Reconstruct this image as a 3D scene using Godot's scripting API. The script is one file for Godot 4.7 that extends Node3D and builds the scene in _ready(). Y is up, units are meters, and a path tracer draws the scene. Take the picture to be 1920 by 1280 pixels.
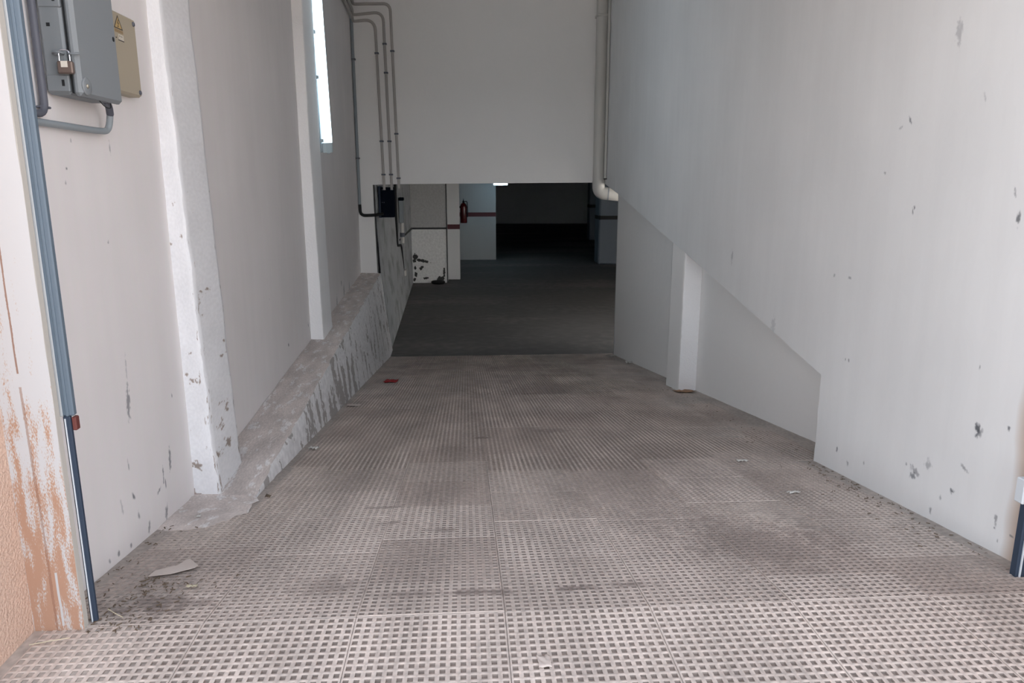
extends Node3D
# A garage ramp seen from its entrance: y up, metres, -z runs down the ramp.

const SLOPE := 0.1555          # the ramp falls this much per metre
const Z0 := -1.732             # where the level threshold ends and the ramp begins
const Z1 := -10.156            # where the ramp meets the garage floor
const YG := -1.31              # garage floor
const LEDGE := -0.175          # top of the ledge along the left wall
const CEIL := 3.75
const ZH := -10.6              # front of the wall over the garage opening
const CELL := 0.02431          # one cell of the stamped pattern
const TILE := 0.38896          # sixteen cells

var M := {}
var NORMAL_SOFT: Texture2D
var NORMAL_GRIT: Texture2D

func xl(z: float) -> float: return -1.108 + 0.04583 * (z + 2.09)     # left wall
func xr(z: float) -> float: return 1.667 - 0.03844 * (z + 1.96)      # right wall
func xc(z: float) -> float: return 1.935 - 0.0205 * (z + 3.5)        # wall in the recess
func xe(z: float) -> float: return -0.888 + 0.0427 * (z + 2.86)      # top edge of the ledge
func xf(z: float) -> float: return -0.888 + 0.0251 * (z + 2.86)      # foot of the ledge
func ramp(z: float) -> float: return clampf((z - Z0) * SLOPE, YG, 0.0)

func _ready() -> void:
	camera_and_light()
	materials()
	setting()
	tiles()
	ledge()
	pillars()
	entrance()
	boxes_by_the_door()
	lamp_and_conduits()
	garage()
	litter()

# ------------------------------------------------------------------ camera, light
func camera_and_light() -> void:
	var cam := Camera3D.new()
	cam.name = "camera"
	cam.fov = 50.144
	cam.near = 0.05
	cam.far = 200.0
	cam.position = Vector3(0, 1.11, 0)
	cam.rotation = Vector3(deg_to_rad(-12.33), deg_to_rad(-3.6775), 0)
	add_child(cam)
	cam.current = true
	var e := Environment.new()
	e.background_mode = Environment.BG_SKY
	var sk := ProceduralSkyMaterial.new()
	sk.sky_top_color = Color(0.46, 0.485, 0.52)
	sk.sky_horizon_color = Color(0.95, 0.955, 0.965)
	sk.ground_horizon_color = Color(0.62, 0.60, 0.58)
	sk.ground_bottom_color = Color(0.50, 0.48, 0.46)
	sk.sky_energy_multiplier = 1.0
	var sky := Sky.new()
	sky.sky_material = sk
	e.sky = sky
	e.background_energy_multiplier = 1.0
	e.tonemap_mode = Environment.TONE_MAPPER_LINEAR
	e.tonemap_exposure = 7.5
	e.sdfgi_enabled = true
	e.ssao_enabled = true
	e.ssil_enabled = true
	var we := WorldEnvironment.new()
	we.name = "world_environment"
	we.environment = e
	add_child(we)
	# the sun stands behind the building: it lights the street, and the entrance lies in shade
	var sun := DirectionalLight3D.new()
	sun.name = "sun"
	sun.light_energy = 3.2
	sun.light_color = Color(1.0, 0.975, 0.945)
	sun.light_angular_distance = 0.6
	sun.shadow_enabled = true
	sun.rotation = Vector3(deg_to_rad(-52), deg_to_rad(160), 0)
	add_child(sun)

# ------------------------------------------------------------------ naming helpers
var used := {}
func numbered(called: String) -> String:
	var k: int = used.get(called, 0)
	used[called] = k + 1
	return called if k == 0 else "%s_%03d" % [called, k]

func thing(called: String, label: String, category: String, at := Vector3.ZERO, group := "") -> Node3D:
	var o := Node3D.new()
	o.name = numbered(called)
	add_child(o, true)
	o.position = at
	tag(o, label, category, group)
	return o

func tag(o: Node, label: String, category: String, group := "") -> Node:
	o.set_meta("label", label)
	o.set_meta("category", category)
	if group: o.set_meta("group", group)
	return o

func put(called: String, mesh: Mesh, m: Material, parent: Node = self, at := Vector3.ZERO) -> MeshInstance3D:
	var o := MeshInstance3D.new()
	o.name = numbered(called) if parent == self else called
	o.mesh = mesh
	o.material_override = null
	for i in mesh.get_surface_count(): o.set_surface_override_material(i, [m, M.hole_dark, M.rib_dark][i])
	o.position = at
	parent.add_child(o, true)
	return o

func struct(called: String, mesh: Mesh, m: Material, at := Vector3.ZERO) -> MeshInstance3D:
	var o := put(called, mesh, m, self, at)
	o.set_meta("kind", "structure")
	return o

# ------------------------------------------------------------------ mesh helpers
func begin(smooth := false) -> SurfaceTool:
	var s := SurfaceTool.new()
	s.begin(Mesh.PRIMITIVE_TRIANGLES)
	s.set_smooth_group(0 if smooth else -1)
	return s

func done(s: SurfaceTool) -> ArrayMesh:
	s.generate_normals()
	return s.commit()

func tri(s: SurfaceTool, a: Vector3, b: Vector3, c: Vector3, ua := Vector2.ZERO, ub := Vector2.ZERO, uc := Vector2.ZERO) -> void:
	s.set_uv(ua); s.add_vertex(a)
	s.set_uv(ub); s.add_vertex(b)
	s.set_uv(uc); s.add_vertex(c)

# a, b, c, d run clockwise seen from outside
func quad(s: SurfaceTool, a: Vector3, b: Vector3, c: Vector3, d: Vector3, ua := Vector2.ZERO, ub := Vector2.ZERO, uc := Vector2.ZERO, ud := Vector2.ZERO) -> void:
	tri(s, a, b, c, ua, ub, uc)
	tri(s, a, c, d, ua, uc, ud)

func facing(s: SurfaceTool, p: Array, out: Vector3) -> void:      # a convex polygon turned so that it faces out
	var n: Vector3 = (p[1] - p[0]).cross(p[2] - p[0])
	for i in range(1, p.size() - 1):
		if n.dot(out) < 0.0: tri(s, p[0], p[i], p[i + 1])
		else: tri(s, p[0], p[i + 1], p[i])

func box(s: SurfaceTool, lo: Vector3, hi: Vector3, bevel := 0.004, xf := Transform3D()) -> void:
	var c := (lo + hi) / 2.0
	var h := (hi - lo) / 2.0
	var b := minf(bevel, minf(h.x, minf(h.y, h.z)) * 0.9)
	var at := func(sx: int, sy: int, sz: int, k: int) -> Vector3:      # the corner's point on the face across axis k
		var v := Vector3(sx * (h.x - b), sy * (h.y - b), sz * (h.z - b))
		v[k] += (b * [sx, sy, sz][k])
		return xf * (c + v)
	for k in 3:
		var i := (k + 1) % 3
		var j := (k + 2) % 3
		for sg in [-1, 1]:
			var q := []
			for t in [[-1, -1], [1, -1], [1, 1], [-1, 1]]:
				var g := [0, 0, 0]
				g[k] = sg; g[i] = t[0]; g[j] = t[1]
				q.append(at.call(g[0], g[1], g[2], k))
			var o := Vector3.ZERO
			o[k] = sg
			facing(s, q, xf.basis * o)
	for k in 3:                       # edges that run along k
		var i := (k + 1) % 3
		var j := (k + 2) % 3
		for t in [[-1, -1], [1, -1], [1, 1], [-1, 1]]:
			var g := [0, 0, 0]
			g[i] = t[0]; g[j] = t[1]
			g[k] = -1
			var a: Vector3 = at.call(g[0], g[1], g[2], i)
			var a2: Vector3 = at.call(g[0], g[1], g[2], j)
			g[k] = 1
			var d: Vector3 = at.call(g[0], g[1], g[2], i)
			var d2: Vector3 = at.call(g[0], g[1], g[2], j)
			var o := Vector3.ZERO
			o[i] = t[0]; o[j] = t[1]
			facing(s, [a, d, d2, a2], xf.basis * o)
	for sx in [-1, 1]:
		for sy in [-1, 1]:
			for sz in [-1, 1]:
				facing(s, [at.call(sx, sy, sz, 0), at.call(sx, sy, sz, 1), at.call(sx, sy, sz, 2)], xf.basis * Vector3(sx, sy, sz))

func boxm(lo: Vector3, hi: Vector3, bevel := 0.004) -> ArrayMesh:
	var s := begin()
	box(s, lo, hi, bevel)
	return done(s)

func tube(s: SurfaceTool, pts: Array, r: float, n := 12, caps := true) -> void:
	var rings := []
	var up := Vector3.UP
	var first: Vector3 = (pts[1] - pts[0]).normalized()
	if absf(first.dot(up)) > 0.9: up = Vector3.RIGHT
	for i in pts.size():
		var d: Vector3 = ((pts[mini(i + 1, pts.size() - 1)] - pts[i]).normalized() + (pts[i] - pts[maxi(i - 1, 0)]).normalized()).normalized()
		var a := (up - d * up.dot(d)).normalized()
		up = a
		var b := d.cross(a)
		var ring := []
		for k in n:
			var t := TAU * k / n
			ring.append(pts[i] + (a * cos(t) + b * sin(t)) * r)
		rings.append(ring)
	for i in rings.size() - 1:
		for k in n:
			var k2 := (k + 1) % n
			var o: Vector3 = rings[i][k] + rings[i][k2] - pts[i] * 2.0
			facing(s, [rings[i][k], rings[i + 1][k], rings[i + 1][k2], rings[i][k2]], o)
	if caps:
		s.set_smooth_group(-1)
		facing(s, rings[0], pts[0] - pts[1])
		facing(s, rings[-1], pts[-1] - pts[-2])
		s.set_smooth_group(0)

func tubem(pts: Array, r: float, n := 12) -> ArrayMesh:
	var s := begin(true)
	tube(s, pts, r, n)
	return done(s)

# a path with its corners rounded
func bent(p: Array, r: float, n := 6) -> Array:
	var out := [p[0]]
	for i in range(1, p.size() - 1):
		var a: Vector3 = (p[i - 1] - p[i])
		var b: Vector3 = (p[i + 1] - p[i])
		var q := minf(r, minf(a.length(), b.length()) * 0.49)
		var pa: Vector3 = p[i] + a.normalized() * q
		var pb: Vector3 = p[i] + b.normalized() * q
		for k in n + 1:
			var t := float(k) / n
			out.append(pa.lerp(p[i], t).lerp((p[i] as Vector3).lerp(pb, t), t))
	out.append(p[-1])
	return out

func lathe(s: SurfaceTool, prof: Array, n: int, xf: Transform3D) -> void:     # prof: Vector2(radius, height), bottom to top
	for i in prof.size() - 1:
		for k in n:
			var t0 := TAU * k / n
			var t1 := TAU * (k + 1) / n
			var a: Vector2 = prof[i]
			var b: Vector2 = prof[i + 1]
			var q := [xf * Vector3(a.x * cos(t0), a.y, a.x * sin(t0)), xf * Vector3(b.x * cos(t0), b.y, b.x * sin(t0)), xf * Vector3(b.x * cos(t1), b.y, b.x * sin(t1)), xf * Vector3(a.x * cos(t1), a.y, a.x * sin(t1))]
			if a.x < 1e-6: q = [q[0], q[1], q[2]]
			elif b.x < 1e-6: q = [q[0], q[1], q[3]]
			var tm := (t0 + t1) / 2.0
			facing(s, q, xf.basis * Vector3(cos(tm) * (b.y - a.y + 1e-5), a.x - b.x, sin(tm) * (b.y - a.y + 1e-5)))

# a polygon (u, v) with thickness: to3 gives the face's point, back the way to the far side, uvf the texture coordinates
func slab(outline: PackedVector2Array, to3: Callable, back: Vector3, uvf: Callable) -> ArrayMesh:
	var s := begin()
	var ix := Geometry2D.triangulate_polygon(outline)
	for i in range(0, ix.size(), 3):
		var p := []
		var uv := []
		for k in 3:
			p.append(to3.call(outline[ix[i + k]]))
			uv.append(uvf.call(outline[ix[i + k]]))
		var n: Vector3 = (p[1] - p[0]).cross(p[2] - p[0])
		if n.dot(-back) < 0.0: tri(s, p[0], p[1], p[2], uv[0], uv[1], uv[2])
		else: tri(s, p[0], p[2], p[1], uv[0], uv[2], uv[1])
		if n.dot(back) < 0.0: tri(s, p[0] + back, p[1] + back, p[2] + back, uv[0], uv[1], uv[2])
		else: tri(s, p[0] + back, p[2] + back, p[1] + back, uv[0], uv[2], uv[1])
	var cw := Geometry2D.is_polygon_clockwise(outline)
	for i in outline.size():
		var j := (i + 1) % outline.size()
		var a: Vector3 = to3.call(outline[i])
		var b: Vector3 = to3.call(outline[j])
		var e2 := outline[j] - outline[i]
		var mid := (outline[i] + outline[j]) / 2.0
		var o2 := Vector2(e2.y, -e2.x).normalized() * 0.01
		if Geometry2D.is_point_in_polygon(mid + o2, outline): o2 = -o2
		var o: Vector3 = to3.call(mid + o2) - to3.call(mid)
		var ua: Vector2 = uvf.call(outline[i])
		var ub: Vector2 = uvf.call(outline[j])
		var n := (b - a).cross(back)
		if n.dot(o) < 0.0: quad(s, a, b, b + back, a + back, ua, ub, ub, ua)
		else: quad(s, b, a, a + back, b + back, ub, ua, ua, ub)
	return done(s)

# an edge from a to b worn uneven; the last point is left out
func worn(a: Vector2, b: Vector2, amp: float, step: float, rng: RandomNumberGenerator) -> PackedVector2Array:
	var out := PackedVector2Array()
	var n := maxi(1, int(a.distance_to(b) / step))
	var side := (b - a).orthogonal().normalized()
	for i in n:
		var p := a.lerp(b, float(i) / n)
		if i > 0: p += side * rng.randf_range(-amp, amp)
		out.append(p)
	return out

func noise(freq: float, sd: int, oct := 4) -> FastNoiseLite:
	var n := FastNoiseLite.new()
	n.noise_type = FastNoiseLite.TYPE_SIMPLEX_SMOOTH
	n.frequency = freq
	n.seed = sd
	n.fractal_octaves = oct
	return n

# ------------------------------------------------------------------ textures and materials
func mat(called: String, c: Color, rough := 0.85, metal := 0.0) -> StandardMaterial3D:
	var m := StandardMaterial3D.new()
	m.resource_name = called
	m.albedo_color = c
	m.roughness = rough
	m.metallic = metal
	M[called] = m
	return m

func img(w: int, h: int, d: PackedByteArray) -> ImageTexture:
	return ImageTexture.create_from_image(Image.create_from_data(w, h, false, Image.FORMAT_RGB8, d))

# noise picture as bytes, stretched by sx, sy
func field(w: int, h: int, freq: float, sd: int, oct := 4, sx := 1, sy := 1) -> PackedByteArray:
	var im := noise(freq, sd, oct).get_image(maxi(1, w / sx), maxi(1, h / sy), false, false, true)
	im.convert(Image.FORMAT_L8)
	if sx > 1 or sy > 1: im.resize(w, h, Image.INTERPOLATE_CUBIC)
	return im.get_data()

# painted plaster over a (z, y) field: faint streaks of the roller, and scuffs [z, y, half width, half height, angle, strength]
func plaster(w: int, h: int, zr: Vector2, yr: Vector2, base: Color, marks: Array, sd: int, brown_edge := 0.0) -> ImageTexture:
	var streak := field(w, h, 0.03, sd, 3, 1, 8)
	var cloud := field(w, h, 0.02, sd + 1, 3, 4, 4)
	var d := PackedByteArray()
	d.resize(w * h * 3)
	var r := base.r * 255.0
	var g := base.g * 255.0
	var b := base.b * 255.0
	for i in w * h:
		var k := 1.0 + (streak[i] - 128) * 0.00006 + (cloud[i] - 128) * 0.00012
		d[i * 3] = int(minf(255.0, r * k))
		d[i * 3 + 1] = int(minf(255.0, g * k))
		d[i * 3 + 2] = int(minf(255.0, b * k))
	if brown_edge > 0.0:  # brownish tint along the edge by the entrance
		var ne := noise(0.01, sd + 7, 3)
		for y in h:
			for x in int(w * 0.06):
				var z := zr.x + (zr.y - zr.x) * x / w
				var a := clampf((z + brown_edge + ne.get_noise_2d(x, y) * 0.03) / 0.05, 0.0, 1.0) * 0.8
				if a <= 0.0: continue
				var i := (y * w + x) * 3
				d[i] = int(lerpf(d[i], 186, a))
				d[i + 1] = int(lerpf(d[i + 1], 164, a))
				d[i + 2] = int(lerpf(d[i + 2], 148, a))
	var nz := noise(0.22, sd + 2, 3)
	var px := w / absf(zr.y - zr.x)
	var py := h / absf(yr.y - yr.x)
	for m in marks:
		var cx: float = (m[0] - zr.x) / (zr.y - zr.x) * w
		var cy: float = (m[1] - yr.x) / (yr.y - yr.x) * h
		var hx: float = maxf(m[2] * px * 1.3, 0.8)
		var hy: float = maxf(m[3] * py * 1.3, 0.8)
		var R := int(maxf(hx, hy) * 1.4) + 2
		var ca := cos(m[4])
		var sa := sin(m[4])
		for yy in range(maxi(0, int(cy) - R), mini(h, int(cy) + R + 1)):
			for xx in range(maxi(0, int(cx) - R), mini(w, int(cx) + R + 1)):
				var dx := xx - cx
				var dy := yy - cy
				var u := (dx * ca + dy * sa) / hx
				var v := (-dx * sa + dy * ca) / hy
				var q := 1.0 - sqrt(u * u + v * v) + nz.get_noise_2d(xx * 1.0, yy * 1.0) * (0.8 if m[5] > 0.0 else 0.5)
				if q <= 0.0: continue
				var a: float = minf(1.0, q * (2.2 if m[5] > 0.0 else 1.2)) * absf(m[5])
				var t := Color(58, 60, 66) if m[5] > 0.0 else Color(236, 234, 236)
				var i := (yy * w + xx) * 3
				d[i] = int(lerpf(d[i], t.r, a))
				d[i + 1] = int(lerpf(d[i + 1], t.g, a))
				d[i + 2] = int(lerpf(d[i + 2], t.b, a))
	return img(w, h, d)

# two coats that show each other: 'under' shows where the noise passes 'edge', less or more along v by 'ramp'
func worn_paint(w: int, h: int, over: Color, under: Color, edge: float, ramp_v: Vector2, freq: float, sd: int, sx := 1, sy := 1, soft := 0.05, grain := 0.10) -> ImageTexture:
	var a := field(w, h, freq, sd, 5, sx, sy)
	var c := field(w, h, 0.2, sd + 3, 3)
	var e := field(w, h, 0.015, sd + 5, 3)
	var d := PackedByteArray()
	d.resize(w * h * 3)
	for y in h:
		var bias := lerpf(ramp_v.x, ramp_v.y, float(y) / h)
		for x in w:
			var i := y * w + x
			var n := a[i] / 255.0 * 0.8 + c[i] / 255.0 * 0.2 + bias
			var t := clampf((n - edge) / soft + 0.5, 0.0, 1.0)
			var k := 1.0 + (c[i] / 255.0 - 0.5) * grain + (e[i] / 255.0 - 0.5) * grain
			d[i * 3] = int(clampf(lerpf(over.r, under.r, t) * k, 0, 1) * 255)
			d[i * 3 + 1] = int(clampf(lerpf(over.g, under.g, t) * k, 0, 1) * 255)
			d[i * 3 + 2] = int(clampf(lerpf(over.b, under.b, t) * k, 0, 1) * 255)
	return img(w, h, d)

func nrm(freq: float, sd: int, strength: float, size := 512) -> NoiseTexture2D:
	var t := NoiseTexture2D.new()
	t.width = size
	t.height = size
	t.seamless = true
	t.as_normal_map = true
	t.bump_strength = strength
	t.noise = noise(freq, sd, 5)
	return t

func relief(m: StandardMaterial3D, t: Texture2D, k: float) -> StandardMaterial3D:
	m.normal_enabled = true
	m.normal_texture = t
	m.normal_scale = k
	return m

func world_map(m: StandardMaterial3D, per: Vector3, off := Vector3.ZERO) -> StandardMaterial3D:
	m.uv1_triplanar = true
	m.uv1_world_triplanar = true
	m.uv1_scale = per
	m.uv1_offset = off
	return m

const ZR := Vector2(-1.7, -10.7)      # the stretch of wall the plaster pictures cover
const YR := Vector2(3.8, -1.4)
const LM := [[-2.397,0.395,0.012,0.046,0.12,0.45],[-2.412,0.509,0.004,0.035,0.10,0.20],[-2.705,0.081,0.010,0.035,0.10,0.50],[-2.625,0.041,0.004,0.028,0.10,0.50],[-2.638,0.008,0.004,0.016,0.00,0.50],[-2.572,0.009,0.016,0.004,-0.30,0.50],[-2.355,0.085,0.005,0.014,-0.50,0.60],[-2.263,1.493,0.005,0.005,0.00,0.30],[-2.343,0.200,0.004,0.014,-0.10,0.30],[-2.378,0.003,0.005,0.015,-0.50,0.40],[-2.199,-0.043,0.007,0.008,0.00,0.50],[-2.291,-0.064,0.007,0.007,0.30,0.50],[-2.134,-0.035,0.005,0.005,0.00,0.40],[-2.454,-0.074,0.006,0.019,0.60,0.40],[-2.618,-0.101,0.010,0.028,0.40,0.45],[-2.480,1.220,0.003,0.017,0.00,0.30],[-2.177,1.148,0.003,0.003,0.00,0.60],[-2.223,1.227,0.003,0.003,0.00,0.40],[-2.161,1.111,0.003,0.003,0.00,0.50],[-2.388,0.928,0.003,0.003,0.00,0.40],[-2.793,0.301,0.004,0.008,0.00,0.50],[-5.075,0.001,0.030,0.037,0.00,-0.25],[-4.100,-0.017,0.061,0.091,0.30,-0.22],[-5.506,0.009,0.048,0.065,0.20,-0.25],[-4.682,-0.071,0.049,0.055,0.30,-0.20],[-5.092,-0.006,0.015,0.011,0.00,0.50],[-5.943,-0.026,0.009,0.017,0.00,0.60],[-4.595,0.398,0.003,0.003,0.00,0.40],[-7.794,-0.163,0.028,0.080,0.30,0.35],[-8.463,-0.118,0.049,0.062,0.30,0.30],[-8.252,0.004,0.024,0.024,0.00,0.40],[-9.018,-0.166,0.039,0.079,0.40,0.25],[-2.260,0.087,0.005,0.021,-0.10,0.20]]
const RM := [[-2.694,1.020,0.006,0.006,0.00,0.80],[-2.702,1.007,0.002,0.012,0.40,0.60],[-2.132,1.006,0.006,0.018,0.10,0.60],[-2.162,1.080,0.003,0.013,0.40,0.40],[-2.786,1.340,0.004,0.016,0.70,0.50],[-2.848,1.319,0.010,0.004,0.30,0.25],[-2.545,1.611,0.015,0.036,0.20,0.20],[-2.931,1.148,0.006,0.004,0.00,0.30],[-2.179,0.319,0.011,0.016,0.30,0.75],[-2.166,0.310,0.017,0.010,0.80,0.35],[-2.210,0.519,0.003,0.005,0.00,0.50],[-2.487,0.044,0.024,0.012,-0.30,0.35],[-2.497,0.023,0.016,0.010,0.30,0.50],[-2.416,0.099,0.016,0.016,0.50,0.25],[-2.213,0.165,0.018,0.005,-0.30,0.35],[-2.265,0.061,0.007,0.007,0.00,0.50],[-3.095,-0.101,0.007,0.010,-0.40,0.50],[-2.986,-0.125,0.010,0.007,0.00,0.30],[-2.852,-0.072,0.005,0.009,0.00,0.30],[-2.040,0.369,0.005,0.007,0.00,0.60],[-2.037,0.062,0.005,0.015,0.10,0.40],[-2.037,0.038,0.003,0.003,0.00,0.70],[-2.017,0.004,0.003,0.003,0.00,0.70],[-1.963,0.047,0.007,0.003,0.00,0.50],[-2.262,0.064,0.009,0.006,0.00,0.50],[-3.131,0.695,0.014,0.005,-0.10,0.30],[-3.285,0.687,0.007,0.007,0.00,0.25],[-4.760,0.628,0.014,0.035,-0.10,0.20],[-3.969,0.313,0.024,0.042,0.00,0.12],[-2.366,-0.057,0.006,0.010,0.00,0.40],[-2.319,0.012,0.004,0.006,0.00,0.30],[-2.546,0.047,0.004,0.004,0.00,0.40],[-2.365,1.381,0.003,0.017,0.40,0.15],[-3.104,0.325,0.002,0.007,0.00,0.60],[-3.071,0.333,0.005,0.007,0.00,0.50]]

func wall_uv(p: Vector2) -> Vector2: return Vector2((p.x - ZR.x) / (ZR.y - ZR.x), (p.y - YR.x) / (YR.y - YR.x))

func materials() -> void:
	NORMAL_SOFT = nrm(0.012, 5, 3.0)
	NORMAL_GRIT = nrm(0.06, 8, 4.0)
	var paint := Color(0.855, 0.845, 0.84)
	mat("wall_left_paint", Color.WHITE, 0.8).albedo_texture = plaster(2048, 1024, ZR, YR, Color(0.91, 0.892, 0.89), LM, 11)
	mat("wall_right_paint", Color.WHITE, 0.8).albedo_texture = plaster(2048, 1024, ZR, YR, Color(0.915, 0.915, 0.915), RM, 21, 2.01)
	var soft := mat("wall_paint", Color(0.95, 0.942, 0.935), 0.85)
	world_map(relief(soft, NORMAL_SOFT, 0.35), Vector3.ONE * 0.9)
	var pl := mat("pillar_paint", Color(0.97, 0.97, 0.975), 0.8)
	world_map(relief(pl, NORMAL_GRIT, 0.5), Vector3.ONE * 1.6)
	var pw := mat("pillar_worn_paint", Color.WHITE, 0.85)
	pw.albedo_texture = worn_paint(256, 1024, Color(0.93, 0.93, 0.94), Color(0.62, 0.57, 0.54), 0.80, Vector2(-0.30, 0.13), 0.03, 31, 1, 1, 0.04, 0.05)
	var pf := mat("ledge_paint", Color.WHITE, 0.9)
	pf.albedo_texture = ledge_print()
	var lt := mat("ledge_cement", Color.WHITE, 0.9)
	lt.albedo_texture = worn_paint(1024, 128, Color(0.83, 0.79, 0.77), Color(0.90, 0.885, 0.88), 0.67, Vector2(0, 0), 0.03, 51, 1, 1, 0.12, 0.16)
	# the ramp: grime laid over the whole floor, and a tint for each lot of tiles
	var gr := grime()
	var tints := [Color(0.85, 0.80, 0.77), Color(0.81, 0.755, 0.725), Color(0.89, 0.84, 0.81), Color(0.80, 0.745, 0.72), Color(0.905, 0.855, 0.825)]
	for i in tints.size():
		var m := mat("ramp_concrete_%s" % ["plain", "brown", "pale", "dark", "bright"][i], tints[i], 0.88)
		m.albedo_texture = gr
		world_map(m, Vector3(1 / 4.0, 1.0, 1 / 10.0), Vector3(1.5 / 4.0, 0, 11.0 / 10.0))
	var hd := mat("hole_dark", Color(0.71, 0.66, 0.63), 0.95)  # darker colour for the floors and walls of the holes
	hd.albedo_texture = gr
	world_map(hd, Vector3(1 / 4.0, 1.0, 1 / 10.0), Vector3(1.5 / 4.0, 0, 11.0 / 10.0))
	var rg := mat("rib_dark", Color(0.765, 0.71, 0.68), 0.92)  # in-between tone for the ribs of the farther tiles
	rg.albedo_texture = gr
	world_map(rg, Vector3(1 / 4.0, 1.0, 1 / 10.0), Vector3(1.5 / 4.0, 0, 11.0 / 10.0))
	var du := mat("dust_cement", Color(0.78, 0.745, 0.72), 0.95)
	du.albedo_texture = gr
	world_map(du, Vector3(1 / 4.0, 1.0, 1 / 10.0), Vector3(1.5 / 4.0, 0, 11.0 / 10.0))
	var gf := mat("garage_cement", Color.WHITE, 0.75)
	gf.albedo_texture = worn_paint(1024, 1024, Color(0.38, 0.372, 0.367), Color(0.47, 0.455, 0.44), 0.62, Vector2.ZERO, 0.02, 61, 3, 1, 0.3, 0.14)
	world_map(gf, Vector3.ONE / 44.0, Vector3(0.2, 0, 0.0))
	mat("garage_paint", Color(0.86, 0.865, 0.87), 0.85)
	var gb := mat("garage_block_paint", Color.WHITE, 0.85)
	gb.albedo_texture = block_print()
	var gw := mat("garage_worn_paint", Color.WHITE, 0.9)
	gw.albedo_texture = worn_paint(1024, 512, Color(0.74, 0.75, 0.76), Color(0.62, 0.63, 0.635), 0.64, Vector2(-0.06, 0.06), 0.010, 66, 1, 1, 0.20, 0.08)
	mat("garage_red", Color(0.31, 0.11, 0.15), 0.6)
	mat("garage_inner_paint", Color(0.66, 0.675, 0.685), 0.85)
	mat("garage_grey_line", Color(0.22, 0.22, 0.23), 0.7)
	mat("garage_ceiling_paint", Color(0.80, 0.80, 0.80), 0.9)
	var st := mat("street_concrete", Color(0.60, 0.575, 0.555), 0.9)
	world_map(relief(st, NORMAL_GRIT, 0.4), Vector3.ONE * 0.8)
	var fa := mat("facade_render", Color(0.815, 0.70, 0.63), 0.95)
	world_map(relief(fa, NORMAL_GRIT, 1.4), Vector3.ONE * 3.0)
	var po := mat("post_rust", Color.WHITE, 0.85)
	po.albedo_texture = post_print()
	mat("post_side", Color(0.74, 0.72, 0.69), 0.85)
	var bl := mat("blue_steel", Color.WHITE, 0.5)
	bl.albedo_texture = worn_paint(64, 512, Color(0.365, 0.42, 0.47), Color(0.55, 0.59, 0.63), 0.80, Vector2(0.0, 0.0), 0.03, 71, 1, 4, 0.08, 0.08)
	var pb := mat("peeled_blue", Color.WHITE, 0.7)
	pb.albedo_texture = worn_paint(32, 512, Color(0.70, 0.71, 0.72), Color(0.36, 0.42, 0.48), 0.55, Vector2.ZERO, 0.05, 73, 1, 1, 0.06, 0.1)
	mat("navy_steel", Color(0.17, 0.22, 0.29), 0.7)
	mat("brown_red", Color(0.40, 0.20, 0.18), 0.6)
	mat("bare_edge", Color(0.80, 0.82, 0.84), 0.5)
	mat("grey_plastic", Color(0.515, 0.535, 0.55), 0.55)
	mat("dark_seam", Color(0.10, 0.11, 0.12), 0.7)
	mat("beige_plastic", Color(0.68, 0.64, 0.565), 0.55)
	mat("screw_steel", Color(0.75, 0.72, 0.66), 0.4, 0.6)
	mat("brass", Color(0.46, 0.40, 0.37), 0.45, 0.35)
	mat("chrome", Color(0.86, 0.87, 0.89), 0.18, 1.0)
	mat("white_label", Color(0.88, 0.85, 0.80), 0.6)
	mat("conduit_grey", Color(0.56, 0.59, 0.61), 0.5)
	mat("conduit_dark", Color(0.36, 0.37, 0.41), 0.5)
	mat("conduit_brown", Color(0.70, 0.68, 0.665), 0.55)
	mat("pvc_pipe", Color(0.80, 0.79, 0.77), 0.5)
	mat("black_rubber", Color(0.07, 0.07, 0.075), 0.7)
	mat("lamp_housing", Color(0.72, 0.77, 0.80), 0.5)
	var le := mat("lamp_glow", Color(0.95, 0.97, 1.0), 0.4)
	le.emission_enabled = true
	le.emission = Color(0.84, 0.95, 1.0)
	le.emission_energy_multiplier = 0.6
	mat("lamp_end_clear", Color(0.72, 0.79, 0.82), 0.3)
	mat("extinguisher_red", Color(0.29, 0.03, 0.06), 0.25)
	mat("black_plastic", Color(0.07, 0.09, 0.13), 0.9).metallic_specular = 0.15
	mat("column_paint", Color(0.45, 0.485, 0.53), 0.7)
	mat("paper_white", Color(0.85, 0.84, 0.82), 0.9)
	mat("red_scrap", Color(0.62, 0.10, 0.12), 0.7)
	mat("cardboard", Color(0.66, 0.52, 0.42), 0.9)
	mat("film_grey", Color(0.80, 0.75, 0.72), 0.6)
	mat("twig", Color(0.42, 0.36, 0.30), 0.9)
	mat("straw", Color(0.80, 0.76, 0.66), 0.9)
	var sgn := mat("sign_print", Color.WHITE, 0.5)
	sgn.albedo_texture = sign_print()

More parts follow.
